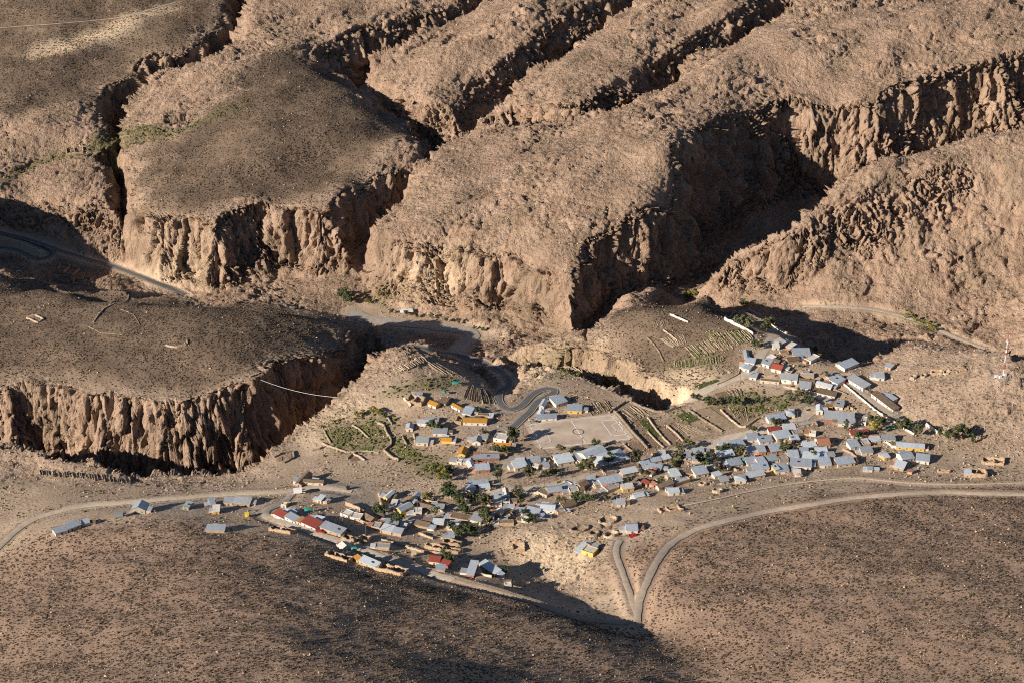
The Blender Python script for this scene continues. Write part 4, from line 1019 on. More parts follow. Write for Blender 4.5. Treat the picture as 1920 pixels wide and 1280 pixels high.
def annex(b, root):
    # lean-to sheds against the house, lower than its roof
    L, W, h = b['L'] / 2, b['W'] / 2, b['h'] * rnd.uniform(.68, .9); w2, d2 = rnd.uniform(1.0, 1.9), rnd.uniform(1.0, 1.8)
    s = rnd.choice((-1, 1))
    u, v = (s * (L + w2 + .03), rnd.uniform(-.4, .5) * W) if rnd.random() < .55 else (rnd.uniform(-.6, .6) * L, W + d2 + .03)
    wx, wy = b['c'] + u * b['e'] + v * b['n']
    for q in buildings:
        if q is b: continue
        dx, dy = wx - q['c'][0], wy - q['c'][1]
        if abs(dx * q['e'][0] + dy * q['e'][1]) < q['L'] / 2 + 1.6 and abs(dx * q['n'][0] + dy * q['n'][1]) < q['W'] / 2 + 1.6: return
    if float(sample(ROADM, wx, wy)) > .3 or float(sample(PITCHM, wx, wy)) > .1: return
    zg = float(sample(H, wx, wy)) - b['z']
    m = MB(); m.prism([(u - w2, v - d2, zg - 1), (u + w2, v - d2, zg - 1), (u + w2, v + d2, zg - 1), (u - w2, v + d2, zg - 1)], [(u - w2, v - d2, zg + h), (u + w2, v - d2, zg + h), (u + w2, v + d2, zg + h + .25), (u - w2, v + d2, zg + h + .25)])
    obj('lean_to_wall', m.mesh('lean_to_wall', [M[rnd.choice(('wa', 'wa', 'wc', 'ww'))]]), root)
    c = [(u - w2 - .2, v - d2 - .2, zg + h + .01), (u + w2 + .2, v - d2 - .2, zg + h + .01), (u + w2 + .2, v + d2 + .2, zg + h + .30), (u - w2 - .2, v + d2 + .2, zg + h + .30)]
    m = MB(); m.prism(c, [(x, y, z + .1) for x, y, z in c]); obj('lean_to_roof', m.mesh('lean_to_roof', [M[rnd.choice(('z', 'z', 'Z', 'Z', 'b', 't'))]]), root)
def yard(b, root):
    # a mud-brick yard wall reaching back and aside from the house
    L, W = b['L'] / 2, b['W'] / 2; s = rnd.choice((-1, 1)); d = rnd.uniform(2.5, 6); w2 = rnd.uniform(.2, 1.0) * L
    loc = [(s * L, W * .6), (s * L, W + d), (s * L - s * (L + w2), W + d + rnd.uniform(-.6, .6))]
    if rnd.random() < .5: loc = [(s * L, -W * .5), (s * (L + d), -W * .5 + rnd.uniform(-.5, .5)), (s * (L + d), W * rnd.uniform(.2, .9))]
    e, n = b['e'], b['n']; P = [(b['c'][0] + u * e[0] + v * n[0], b['c'][1] + u * e[1] + v * n[1]) for u, v in loc]
    m = wall_mesh(P, rnd.uniform(.9, 1.6), .4, int(b['px']), (0, 0, 0))
    inv = root.matrix_basis.inverted(); m.v = [tuple(inv @ Vector(p)) for p in m.v]
    obj('yard_wall', m.mesh('yard_wall', [M['wa' if rnd.random() < .7 else 'stone']]), root)
# ------------------------------------------------------------------ walls of stone and adobe
def wall_mesh(pts, h, th, seed=0, origin=(0, 0, 0), rough=.22, closed=False, gaps=()):
    """a dry wall along ground points: uneven top, sunk foot"""
    P = np.array(pts, float)
    s = np.concatenate([[0], np.cumsum(np.hypot(*np.diff(P[:, :2], axis=0).T))])
    n = max(2, int(s[-1] / 1.3) + 1); q = np.linspace(0, s[-1], n)
    X, Y = np.interp(q, s, P[:, 0]), np.interp(q, s, P[:, 1]); Z = sample(H, X, Y)
    tx, ty = np.gradient(X), np.gradient(Y); l = np.hypot(tx, ty) + 1e-9; nx_, ny_ = -ty / l * th / 2, tx / l * th / 2
    jit = noise2(q / 1.7, q * 0 + seed * 3.7, 60); hh = h * (1 + rough * jit * 1.6 + rough * .5 * noise2(q / .8, q * 0 + seed, 61))
    wx = .12 * noise2(q / 2.1, q * 0 + seed + 5, 62)
    mb = MB(); O = np.array(origin)
    ring = lambda i: [tuple(np.array((X[i] + sx * nx_[i] * k + wx[i], Y[i] + sx * ny_[i] * k + wx[i], zz)) - O) for sx, k, zz in ((-1, 1.25, Z[i] - .6), (1, 1.25, Z[i] - .6), (1, .85, Z[i] + hh[i]), (-1, .85, Z[i] + hh[i]))]
    R = [ring(i) for i in range(n)]
    base = len(mb.v)
    for a in R: mb.v += a
    for i in range(n - 1):
        for k in range(4):
            l2 = (k + 1) % 4
            mb.f.append((base + 4 * i + k, base + 4 * i + l2, base + 4 * i + 4 + l2, base + 4 * i + 4 + k)); mb.m.append(0)
    mb.f.append((base + 3, base + 2, base + 1, base)); mb.m.append(0)
    e = base + 4 * (n - 1); mb.f.append((e, e + 1, e + 2, e + 3)); mb.m.append(0)
    return mb
def ground_line(px):
    p = np.array(px, float); x, y, z = hit(p[:, 0], p[:, 1], H); return np.stack([x, y], 1)
def lone_wall(px, h, th, mat, label, name='stone_wall', seed=0):
    P = ground_line(px); o3 = (P[0][0], P[0][1], float(sample(H, P[0][0], P[0][1])))
    o = obj(name, wall_mesh(P, h, th, seed, o3).mesh(name, [M[mat]]), None, o3); tag(o, label, 'wall'); return o

for b in buildings:
    root = make_house(b)
    if rnd.random() < .6: yard(b, root)
    for _ in range(3):
        if rnd.random() < .6: annex(b, root)

W_ = [
 ([(1557,702),(1580,720),(1600,736),(1622,754),(1645,773),(1690,801),(1714,815)], 1.2, .35, 'ww', 'long whitewashed retaining wall below the bench lane'),
 ([(1736,795),(1748,803),(1758,811)], 1.2, .5, 'ww', 'short white wall at the end of the bench lane'),
 ([(1358,600),(1380,611),(1404,622),(1412,628)], 1.8, .45, 'ww', 'white wall in front of the trees of the hamlet yard'),
 ([(1404,583),(1417,590),(1432,600)], 1.6, .45, 'ww', 'white wall at the back of the hamlet yard'),
 ([(1446,612),(1460,620),(1476,627)], 1.6, .45, 'ww', 'white wall at the edge above the shadowed valley'),
 ([(1358,600),(1372,592),(1400,584)], 1.4, .45, 'stone', 'stone wall on the far side of the hamlet yard'),
 ([(1343,722),(1366,712),(1384,702),(1388,690),(1392,682)], 1.0, .6, 'stone', 'dark stone parapet curving below the hamlet street'),
 ([(1151,772),(1161,781),(1172,794),(1186,811),(1198,823),(1214,841)], 1.5, .7, 'stone', 'stone wall along the east end of the football pitch'),
 ([(1185,755),(1205,765),(1228,772),(1245,773),(1268,766)], 1.2, .6, 'stone', 'stone wall along the lip of the shaded ravine'),
 ([(1184,756),(1184,741),(1167,733)], 1.2, .6, 'stone', 'stone wall at the corner above the ravine field'),
 ([(1142,774),(1156,764),(1173,753)], 1.2, .6, 'stone', 'stone wall running up from the pitch corner'),
 ([(1292,769),(1320,789),(1338,799),(1354,809)], 1.1, .6, 'stone', 'stone wall between the bright green plot and the fallow plot'),
 ([(1351,769),(1370,787),(1387,800),(1398,801),(1420,785)], 1.1, .6, 'stone', 'stone wall around the large eastern plot'),
 ([(1214,783),(1239,816),(1257,834)], 1.0, .6, 'stone', 'stone wall beside the field hut'),
 ([(1250,798),(1270,815),(1284,830)], 1.0, .6, 'stone', 'stone wall below the field hut'),
 ([(1214,809),(1232,828),(1245,839)], .9, .6, 'stone', 'stone wall between the two ploughed plots'),
 ([(1168,832),(1180,842),(1188,848)], .9, .5, 'stone', 'short stone wall beside the hipped school roof'),
 ([(704,792),(720,798),(725,812),(733,823),(734,834),(720,845),(735,858),(748,863)], 1.3, .7, 'stone', 'winding stone wall around the western fields'),
 ([(607,806),(613,818),(620,830)], .8, .5, 'stone', 'short stone wall inside the western field'),
 ([(660,797),(675,806),(690,820)], .9, .5, 'stone', 'diagonal stone wall across the western field'),
 ([(602,830),(615,836),(628,840),(650,848),(680,846),(710,848)], .9, .6, 'stone', 'stone wall on the near side of the western field'),
 ([(724,780),(730,788),(735,796)], 1.0, .5, 'stone', 'stone wall beside the yellow-green bushes'),
 ([(754,817),(758,827),(763,834)], 1.2, .5, 'stone', 'stone wall left of the small walled garden'),
 ([(775,813),(778,822),(779,833)], 1.2, .5, 'stone', 'stone wall right of the small walled garden'),
 ([(757,748),(764,755),(771,761)], 1.4, .5, 'wc', 'low adobe wall of the roofless yard'),
 ([(514,858),(530,850),(550,846),(552,858),(533,868)], 1.1, .5, 'stone', 'stone wall around the small plot on the canyon rim'),
 ([(586,845),(600,842),(606,838)], 1.0, .5, 'stone', 'dark stone wall near the canyon rim'),
 ([(651,861),(660,851),(672,855),(684,863)], 1.0, .5, 'stone', 'wall around the dark ploughed patch'),
 ([(710,925),(713,935),(714,945),(722,955)], 1.3, .9, 'wa', 'curved earth wall at the end of the gravel yard'),
 ([(648,946),(660,950),(672,956),(683,962)], 2.0, .5, 'wa', 'adobe yard wall below the gravel yard'),
 ([(667,976),(690,983),(710,993),(742,1003)], 1.6, .5, 'wa', 'long adobe wall in front of the grey roofs'),
 ([(785,1000),(800,1006),(812,1010)], 1.2, .5, 'wa', 'ruined adobe wall on the lower slope'),
 ([(715,1012),(740,1018),(775,1028),(800,1035)], 1.0, .5, 'stone', 'low rubble wall along the fallow slope'),
 ([(760,1026),(790,1034),(820,1037)], 1.2, .5, 'wa', 'adobe wall beside the red-roofed house'),
 ([(880,1073),(905,1078),(922,1082)], 1.2, .4, 'wc', 'pink yard wall before the white-roofed house'),
 ([(1562,755),(1580,760),(1600,768)], 1.2, .5, 'wa', 'adobe wall above the eastern rubble slope'),
 ([(1467,725),(1490,731),(1510,735)], 1.3, .5, 'wa', 'adobe wall along the hamlet lane'),
 ([(1562,730),(1575,735),(1588,740)], .9, .5, 'stone', 'short wall below the hamlet lane'),
 ([(1580,843),(1595,850),(1606,858)], 1.3, .5, 'wa', 'adobe yard wall in the eastern quarter'),
 ([(1660,828),(1672,836),(1684,842)], 1.2, .5, 'ww', 'white yard wall beside the long barrel roof'),
 ([(1244,620),(1258,630),(1270,640)], 1.0, .5, 'stone', 'pale stone wall on the top of the terraced knoll'),
 ([(1256,591),(1268,596),(1290,605)], 1.2, .5, 'ww', 'white wall on the crest of the knoll'),
 ([(1213,633),(1225,645),(1236,660),(1244,678)], .8, .5, 'stone', 'pale broken wall down the knoll flank'),
 ([(175,605),(195,580),(215,570)], .8, .6, 'stone', 'ruined wall climbing the western mesa'),
 ([(205,573),(240,563),(262,556)], .8, .6, 'stone', 'long dark wall along the western mesa crest'),
 ([(225,580),(250,590),(262,610),(230,628),(190,625),(165,612)], .3, .35, 'stone', 'faint curved field wall on the western mesa'),
 ([(50,597),(70,606),(82,600),(66,592),(50,597)], 1.0, .6, 'stone', 'small square enclosure on the western mesa'),
 ([(310,648),(330,652),(352,646),(350,638)], 1.0, .6, 'stone', 'ruined enclosure beside the mesa gully'),
 ([(1085,800),(1120,794),(1150,789)], .01, .2, 'stone', ''),
]
for i, (p, h, t, m, lab) in enumerate(W_):
    if lab: lone_wall(p, h, t, m, lab, 'stone_wall' if m == 'stone' else 'yard_wall', i)

# terraced plots: one thing each, every wall a part
TERR = [
 ('terraced plots of the knoll, upper steps below the hamlet yard', (1331,627), (1396,619), (1358,659), (1414,637), 10, 1.0),
 ('terraced plots of the knoll, middle steps with green beds', (1287,651), (1332,634), (1308,673), (1355,657), 9, 1.0),
 ('terraced plots of the knoll, lowest row above the cream cliff', (1263,678), (1354,667), (1265,691), (1357,679), 13, 1.0),
 ('four small terraced plots beside the hamlet street', (1338,685), (1360,690), (1350,703), (1376,698), 5, 1.0),
 ('faint old terraces on the west side of the knoll', (1236,634), (1282,629), (1262,652), (1287,644), 9, .7),
 ('faint short terraces near the knoll crest', (1222,604), (1252,600), (1226,615), (1256,610), 7, .6),
 ('stepped terraces on the rocky hill over the canyon', (735,693), (788,667), (747,699), (800,679), 13, 1.0),
 ('terraces on the shaded right side of the rocky hill', (800,678), (822,682), (835,702), (868,708), 7, .9),
 ('fan of terrace walls above the hairpin road', (880,722), (916,733), (868,749), (934,760), 11, 1.3),
 ('furrowed plots beyond the corner of the football pitch', (1162,771), (1192,757), (1184,787), (1217,778), 7, .6),
 ('narrow walled plots behind the pitch-side houses', (1096,757), (1140,751), (1112,780), (1152,768), 6, .8),
 ('small walled strips below the field hut', (1256,796), (1284,797), (1276,813), (1318,812), 6, .6),
 ('walled plots below the hamlet lane', (1366,763), (1397,762), (1380,783), (1402,787), 5, .8),
 ('walled plots under the hamlet street', (1360,730), (1385,727), (1374,746), (1392,747), 4, .8),
 ('plots on the ledge above the ravine', (1040,684), (1090,688), (1060,703), (1150,712), 6, .5),
 ('long row of dark terrace walls near the canyon rim', (74,880), (240,894), (77,890), (242,904), 19, 1.2),
 ('small beds of the western field', (612,804), (650,800), (622,826), (668,832), 6, .5),
]
for i, (lab, a0, a1, b0, b1, n, h) in enumerate(TERR):
    c = ghit((a0[0] + b1[0]) / 2, (a0[1] + b1[1]) / 2)
    root = empty('terraced_field', c); tag(root, lab, 'terraced field', 'terraced fields')
    n = int(n * 1.6)
    for k in range(n):
        f = k / (n - 1) + rnd.uniform(-.4, .4) / n
        t0, t1 = rnd.uniform(-.05, .12), rnd.uniform(.82, 1.05)
        A = (a0[0] + (a1[0] - a0[0]) * f, a0[1] + (a1[1] - a0[1]) * f + rnd.uniform(-1, 1)); B = (b0[0] + (b1[0] - b0[0]) * f, b0[1] + (b1[1] - b0[1]) * f + rnd.uniform(-1, 1))
        A, B = (A[0] + (B[0] - A[0]) * t0, A[1] + (B[1] - A[1]) * t0), (A[0] + (B[0] - A[0]) * t1, A[1] + (B[1] - A[1]) * t1)
        mid = ((A[0] + B[0]) / 2 + rnd.uniform(-1.5, 1.5), (A[1] + B[1]) / 2 + rnd.uniform(-1, 1))
        P = ground_line([A, mid, B])
        if np.hypot(*(P[0] - P[-1])) > 45: continue
        obj('terrace_wall', wall_mesh(P, h * rnd.uniform(.35, .7), .3, i * 20 + k, c).mesh('terrace_wall', [M['stone']]), root)

# plots: draped sheets of soil or crop with furrows, lying on the ground
PLOTS = [('tilled',(1158,783),(1190,775),(1210,800),(1182,812)),('tilled',(1188,815),(1214,811),(1244,838),(1215,844)),('cropbed',(1197,785),(1212,783),(1243,818),(1225,822)),('tilled',(1229,800),(1249,798),(1283,830),(1258,836)),('tilled',(1173,832),(1200,826),(1214,843),(1191,850)),
 ('cropbed',(1262,776),(1291,770),(1316,788),(1294,793)),('fallow',(1262,786),(1290,796),(1340,811),(1296,824)),('fallow',(1296,769),(1330,760),(1384,799),(1356,807)),('tilled',(1372,769),(1392,765),(1410,785),(1388,797)),('tilled',(1335,736),(1384,728),(1398,745),(1352,757)),
 ('cropbed',(1411,762),(1430,757),(1440,768),(1416,773)),('cropbed',(1456,757),(1478,755),(1475,767),(1460,769)),('cropbed',(1290,655),(1308,648),(1324,668),(1308,674)),('tilled',(1311,647),(1330,639),(1350,657),(1327,667)),('tilled',(1334,631),(1362,625),(1384,648),(1360,658)),('cropbed',(1366,624),(1392,620),(1412,636),(1388,647)),('cropbed',(1264,681),(1306,676),(1308,685),(1266,691)),('cropbed',(1310,675),(1353,669),(1355,678),(1312,685)),
 ('cropbed',(1300,722),(1345,709),(1350,715),(1312,731)),('tilled',(1098,758),(1138,752),(1150,767),(1114,779)),('fallow',(1062,736),(1108,738),(1156,742),(1118,750)),
 ('grass',(607,806),(650,799),(664,829),(622,833)),('grass',(656,796),(700,793),(723,814),(690,821)),('cropbed',(672,838),(702,833),(699,849),(677,851)),('grass',(738,822),(768,835),(798,860),(748,858)),('tilled',(653,859),(664,852),(683,862),(657,868)),('tilled',(759,818),(774,816),(777,831),(764,833)),
 ('tilled',(518,858),(530,852),(532,864),(516,868)),('fallow',(532,851),(548,847),(550,857),(535,865)),('grass',(1338,636),(1352,622),(1330,618),(1318,630))]
PN = {'tilled': 'brown ploughed', 'fallow': 'tan fallow', 'cropbed': 'green planted', 'grass': 'rough green'}
pl_ = {}
for p in PLOTS:
    cx, cy = sum(q[0] for q in p[1:]) / 4, sum(q[1] for q in p[1:]) / 4
    ar = 'in the western fields' if cx < 900 else 'beside the ravine' if cx < 1200 and cy < 730 else 'on the terraced knoll' if cy < 700 else 'below the hamlet street' if cy < 775 and cx > 1290 else 'east of the football pitch'
    pl_.setdefault((p[0], ar), []).append((cx, p))
for (kind, ar), L in pl_.items():
    L.sort(key=lambda q: q[0])
    for i, (cx, p) in enumerate(L):
        P = ground_line(p[1:]); c = P.mean(0); cz = float(sample(H, c[0], c[1]))
        n = max(6, int(np.hypot(*(P[1] - P[0])) / .5)); m = max(6, int(np.hypot(*(P[3] - P[0])) / 1.5)); n, m = min(n, 90), min(m, 40)
        u, v = np.meshgrid(np.linspace(0, 1, n), np.linspace(0, 1, m))
        X = P[0][0] * (1 - u) * (1 - v) + P[1][0] * u * (1 - v) + P[2][0] * u * v + P[3][0] * (1 - u) * v; Y = P[0][1] * (1 - u) * (1 - v) + P[1][1] * u * (1 - v) + P[2][1] * u * v + P[3][1] * (1 - u) * v
        X = X + .6 * noise2(X / 4, Y / 4, 81); Y = Y + .6 * noise2(X / 4, Y / 4, 82)
        L_u = np.hypot(*(P[1] - P[0])); amp = {'tilled': .16, 'cropbed': .3, 'fallow': .06, 'grass': .1}[kind]
        Z = sample(blur(H, 1) if False else H, X, Y) + .14 + amp * .5 * np.sin(u * L_u * 2 * math.pi / 1.6) + amp * .6 * noise2(X / 1.3, Y / 1.3, 83)
        edge = np.minimum(np.minimum(u, 1 - u) * n, np.minimum(v, 1 - v) * m); Z = np.where(edge < .5, Z - .5, Z)
        me = grid_mesh('field_plot', X - c[0], Y - c[1], Z - cz); me.materials.append(M[kind])
        o = obj('field_plot', me, None, (c[0], c[1], cz)); tag(o, f"{PN[kind]} field plot {ar}" + ('' if len(L) == 1 else f", {ordinal(i, len(L))}"), 'field', 'field plots')

# corrals and roofless ruins
def corral(px, py, rx, ry, label, h=1.3, kind='o', rot=0, n=14, openat=None):
    x, y, z = ghit(px, py); rot = math.radians(rot)
    pts = []
    if kind == 'o': ang = [2 * math.pi * k / n for k in range(n + 1 - (1 if openat is None else 2))]; loc = [(rx * math.cos(a), ry * math.sin(a)) for a in ang]; loc = loc + ([loc[0]] if openat is None else [])
    elif kind == 'r': loc = [(-rx, -ry), (rx, -ry), (rx, ry), (-rx, ry), (-rx, -ry * .3)]
    for u, v in loc: pts.append((x + u * math.cos(rot) - v * math.sin(rot), y + u * math.sin(rot) + v * math.cos(rot)))
    root = empty('stone_corral' if kind == 'o' else 'roofless_ruin', (x, y, z)); tag(root, label, 'corral' if kind == 'o' else 'ruin', 'stone corrals' if kind == 'o' else 'roofless ruins')
    obj('enclosure_wall', wall_mesh(pts, h, .7, int(px), (x, y, z), .3).mesh('enclosure_wall', [M['stone' if kind == 'o' else 'wa']]), root)
    if kind == 'r' and rx > 4:
        m = [(x + k * rx * math.cos(rot) - v * math.sin(rot), y + k * rx * math.sin(rot) + v * math.cos(rot)) for k, v in ((rnd.uniform(-.2, .3), -ry), (rnd.uniform(-.2, .3), ry))]
        obj('partition_wall', wall_mesh(m, h * .8, .5, int(px) + 3, (x, y, z), .3).mesh('partition_wall', [M['wa']]), root)
corral(1140, 976, 4.5, 4, 'oval stone corral above the house on the pale slope'); corral(1146, 1003, 3.4, 3.4, 'round stone corral beside the blue-roofed house on the slope'); corral(1114, 1001, 2.4, 2.6, 'small round corral left of the round corral on the slope')
corral(1087, 993, 4.6, 2.8, 'long oval corral on the pale slope', rot=15); corral(1257, 958, 5.2, 4, 'rectangular stone corral above the hill road', kind='r', rot=18); corral(1345, 921, 2.6, 2.2, 'little corral at the edge of the brown slope'); corral(1318, 908, 2, 1.8, 'tiny stone pen below the grey roofs')
corral(972, 1028, 2.8, 3.2, 'U-shaped roofless ruin alone on the pale slope', kind='r', h=2.0, rot=5); corral(962, 1018, 1.8, 1.2, 'small roofless cell beside the U-shaped ruin', kind='r', h=1.8)
corral(126, 506, 7, 6, 'square corral by the valley road bend', kind='r', rot=-12, h=1.2); corral(120, 524, 5.5, 4.5, 'oval stone corral on the western mesa slope'); corral(148, 529, 4, 4, 'small square corral right of the oval corral on the mesa', kind='r', h=1.2); corral(163, 526, 3, 4, 'second small square corral on the mesa slope', kind='r', h=1.2)
corral(140, 283, 6, 5, 'white-walled enclosure in the far green valley', kind='r', rot=15, h=1.4); corral(158, 272, 4, 3, 'round corral in the far green valley')
corral(1756, 658, 1.8, 1.8, 'pair of stone cairn pens high on the rocky hill, left pen'); corral(1775, 699, 2, 2, 'stone pen left of the ruined row on the hillside'); corral(1712, 708, 1.6, 2, 'small stone pen above the bench houses'); corral(1732, 705, 1.6, 2, 'stone pen between bench houses and hillside row')
corral(1756, 699, 3, 2, 'roofless cells of the hillside row, left block', kind='r', h=1.5); corral(1795, 700, 5, 2, 'roofless cells of the hillside row, right block', kind='r', h=1.3)
corral(1830, 889, 5, 3.4, 'roofless adobe shed beside the last zinc hut', kind='r', h=2.2, rot=-6); corral(1862, 866, 5.5, 3, 'roofless ruin on the far eastern terrace', kind='r', h=1.6, rot=-14); corral(1770, 884, 3, 1.2, 'low ruined wall pen on the eastern slope', kind='r', h=1.0)
corral(735, 1070, 7, 3.6, 'white-walled roofless building at the foot of the dark hill', kind='r', h=2.2, rot=-24); corral(636, 1045, 6.2, 2.6, 'row of roofless stalls at the edge of the dark hill', kind='r', h=1.6, rot=-26); corral(655, 1010, 3.4, 2.4, 'roofless room at the bend of the lower lane', kind='r', h=1.8, rot=-20); corral(683, 1012, 2.4, 3, 'round-cornered roofless room beside the lower lane', kind='r', h=1.8, rot=-20)
corral(530, 995, 6, 3, 'dark wooden ruin beside the western lane', kind='r', h=1.8, rot=-20); corral(815, 1028, 4.6, 2.2, 'roofless adobe house above the red-roofed house', kind='r', h=2, rot=-18); corral(848, 1020, 4.4, 2.2, 'roofless adobe house above the ravine bushes', kind='r', h=2, rot=-15); corral(850, 1033, 3.6, 1.6, 'low ruin right of the red-roofed house', kind='r', h=1.5, rot=-15)
corral(780, 752, 4.6, 3.2, 'roofless adobe yard above the ochre house', kind='r', h=2.2, rot=-20); corral(862, 790, 2, 3.2, 'roofless dark ruin left of the ochre meeting house', kind='r', h=2.2, rot=-20); corral(1510, 800, 6, 2.4, 'roofless building on the bend of the main street', kind='r', h=2, rot=18)

# ------------------------------------------------------------------ trees
def crown_mesh(seed, mat, w=.42, z0=.28, z1=1.0, clumps=18, leaves=44, size=.05):
    r = random.Random(seed); mb = MB()
    for c in range(clumps):
        a = r.uniform(0, 6.283); q = math.sqrt(r.random()); hz = r.random()
        prof = math.sin(math.pi * (0.12 + .8 * hz)) ** .6
        cx, cy, cz = q * w * prof * math.cos(a), q * w * prof * math.sin(a), z0 + .08 + (z1 - z0 - .14) * hz
        cr = r.uniform(.09, .17) * (w / .42) ** .5
        for _ in range(leaves):
            d = Vector((r.gauss(0, 1), r.gauss(0, 1), r.gauss(0, .8))).normalized() * cr * (r.random() ** .4)
            p = Vector((cx, cy, cz)) + d
            nrm = (d.normalized() + Vector((r.uniform(-.7, .7), r.uniform(-.7, .7), r.uniform(-.2, .9)))).normalized()
            s = nrm.orthogonal().normalized(); t = nrm.cross(s); k = size * r.uniform(.6, 1.3); an = r.uniform(0, 3.14)
            s, t = (s * math.cos(an) + t * math.sin(an)) * k, (t * math.cos(an) - s * math.sin(an)) * k * .7
            mb.quad(tuple(p - s), tuple(p - t), tuple(p + s), tuple(p + t))
    return mb.mesh('crown', [mat])
def trunk_mesh(seed, w=.42):
    r = random.Random(seed); mb = MB()
    mb.tube([(0, 0, -.06), (.01, 0, .12), (r.uniform(-.03, .03), r.uniform(-.03, .03), .38), (0, 0, .62)], [.035, .028, .022, .010])
    for k in range(4):
        a = k * 1.57 + r.uniform(-.4, .4); z = r.uniform(.2, .4)
        mb.tube([(0, 0, z), (w * .35 * math.cos(a), w * .35 * math.sin(a), z + .15), (w * .65 * math.cos(a), w * .65 * math.sin(a), z + .32)], [.016, .011, .005], 5)
    return mb.mesh('trunk', [M['bark']])
TV = {}
for k, mat in (('olive', 'leaf_olive'), ('green', 'leaf_green'), ('yellow', 'leaf_yellow'), ('grey', 'leaf_grey')):
    TV[k] = [(crown_mesh(s * 7 + len(k), M[mat], w=(.40, .47, .36)[s], size=(.05, .048, .055)[s]), trunk_mesh(s + 3)) for s in range(3)]
TV['tall'] = [(crown_mesh(99 + s, M['leaf_green'], w=.19, z0=.1, clumps=20, size=.04), trunk_mesh(40 + s, .2)) for s in range(2)]
TREES = '''
962 829 9 olive;906 816 4 grey;897 776 4 green;1106 887 11 olive;1092 885 8 green;933 901 8 olive;993 897 7 olive;1026 897 6 olive;1040 893 5 grey;971 931 6 grey;974 942 5 olive;911 951 7 olive;912 984 10 tall;906 975 7 olive;918 985 6 grey;1052 849 6 olive;1072 850 4 green;1116 838 5 green
1270 884 12 olive;1319 877 9 green;1192 866 7 olive;1141 871 7 green;1292 842 6 olive;1272 844 5 grey;1386 856 7 olive;1352 851 6 green;1362 846 5 green;1376 765 8 green;1330 759 5 green;1345 760 5 olive;1412 812 5 green;1487 760 9 grey;1515 762 8 green;1500 745 6 grey;1478 748 6 grey
1384 613 8 grey;1394 616 9 grey;1403 617 8 grey;1437 622 9 olive;1424 656 6 olive;1415 652 5 green;1394 575 6 green;1586 805 6 tall;1637 795 5 green;1655 796 7 green;1647 800 5 green;1687 808 8 olive;1700 806 7 green;1718 818 7 olive;1763 816 5 tall;1790 826 10 olive;1805 822 9 green;1823 830 6 tall;1778 826 6 green;1639 812 7 yellow;1609 823 5 green
715 966 7 green;708 962 6 green;741 982 6 green;749 979 6 green;817 967 6 grey;800 938 5 yellow;836 928 8 green;846 938 8 green;860 947 7 green;872 951 6 olive;884 944 6 olive;897 945 6 olive;868 962 6 green;876 966 6 green;948 1076 5 green;838 1053 6 green;846 1056 5 green;833 1046 5 green
829 897 7 yellow;818 893 6 green;838 903 6 green;812 884 5 yellow;842 890 5 green;815 806 6 green;808 803 5 green;822 808 5 green;648 566 10 tall;654 572 8 green;640 560 7 green;844 992 5 green;870 998 6 green;880 1004 6 green;893 998 6 green;862 1008 5 green;855 1000 5 olive
930 849 5 olive;938 850 5 olive;948 851 5 green;924 846 4 grey;1110 942 5 green;1092 940 6 green;1078 940 6 green;1050 944 5 olive;990 982 5 green;1000 979 5 green;982 968 4 green;1135 938 4 olive;1480 848 5 olive;1470 850 5 green;1468 840 6 olive;1525 857 4 green;1455 800 4 green;1452 796 4 green
712 557 4 yellow;735 588 4 green;760 592 4 olive;780 596 4 green;810 598 4 grey;838 605 4 olive;860 608 4 olive;890 618 3 green;905 622 3 olive;670 565 4 yellow;690 570 4 yellow;1290 560 5 yellow;1302 556 4 yellow;1700 598 4 yellow;1715 604 4 yellow;1728 610 4 yellow;1742 617 4 yellow;1750 622 4 yellow
670 782 4 yellow;700 775 4 yellow;712 778 4 yellow;722 783 3 olive;680 776 3 yellow;1186 745 3 green;1150 726 3 green;1135 720 4 green;1300 748 4 olive;1310 752 4 green;1420 756 4 green;1500 690 3 green;1485 650 4 green;1550 708 4 olive;1528 660 4 green;1537 672 3 yellow;1240 905 4 green;1180 905 4 olive;1345 885 5 olive;1205 892 4 olive
'''
tl = []
for tok in TREES.replace('\n', ';').split(';'):
    f = tok.split()
    if len(f) == 4: tl.append((float(f[0]), float(f[1]), float(f[2]), f[3]))
def tarea(px, py):
    if py < 600 and px < 1000: return 'on the valley floor below the cliffs'
    if py < 640: return 'at the valley edge by the hamlet' if px < 1600 else 'along the far valley track'
    return area(px, py)
tg = {}
TN = {'olive': 'olive-green', 'green': 'dark green', 'yellow': 'yellow-green', 'grey': 'grey-green', 'tall': 'slender'}
for t in tl:
    size = 'big ' if t[2] >= 9 else '' if t[2] > 5 else 'bushy '
    tg.setdefault((size + TN[t[3]], tarea(t[0], t[1])), []).append(t)
for (desc, ar), L in tg.items():
    L.sort()
    for i, (px, py, h, kind) in enumerate(L):
        x, y, z = ghit(px, py)
        lab = f"{desc} tree {ar}" + ('' if len(L) == 1 else f", {ordinal(i, len(L))}")
        root = empty('tree', (x, y, z), rnd.uniform(0, 6.28)); tag(root, lab, 'tree', 'trees ' + ar)
        cm, tm = rnd.choice(TV[kind]); sc = h * rnd.uniform(.9, 1.15); wd = sc * rnd.uniform(1.0, 1.25) * (1.15 if h <= 5 else 1)
        obj('trunk', tm, root, scale=(sc, sc, sc)); obj('crown', cm, root, scale=(wd, wd, sc))

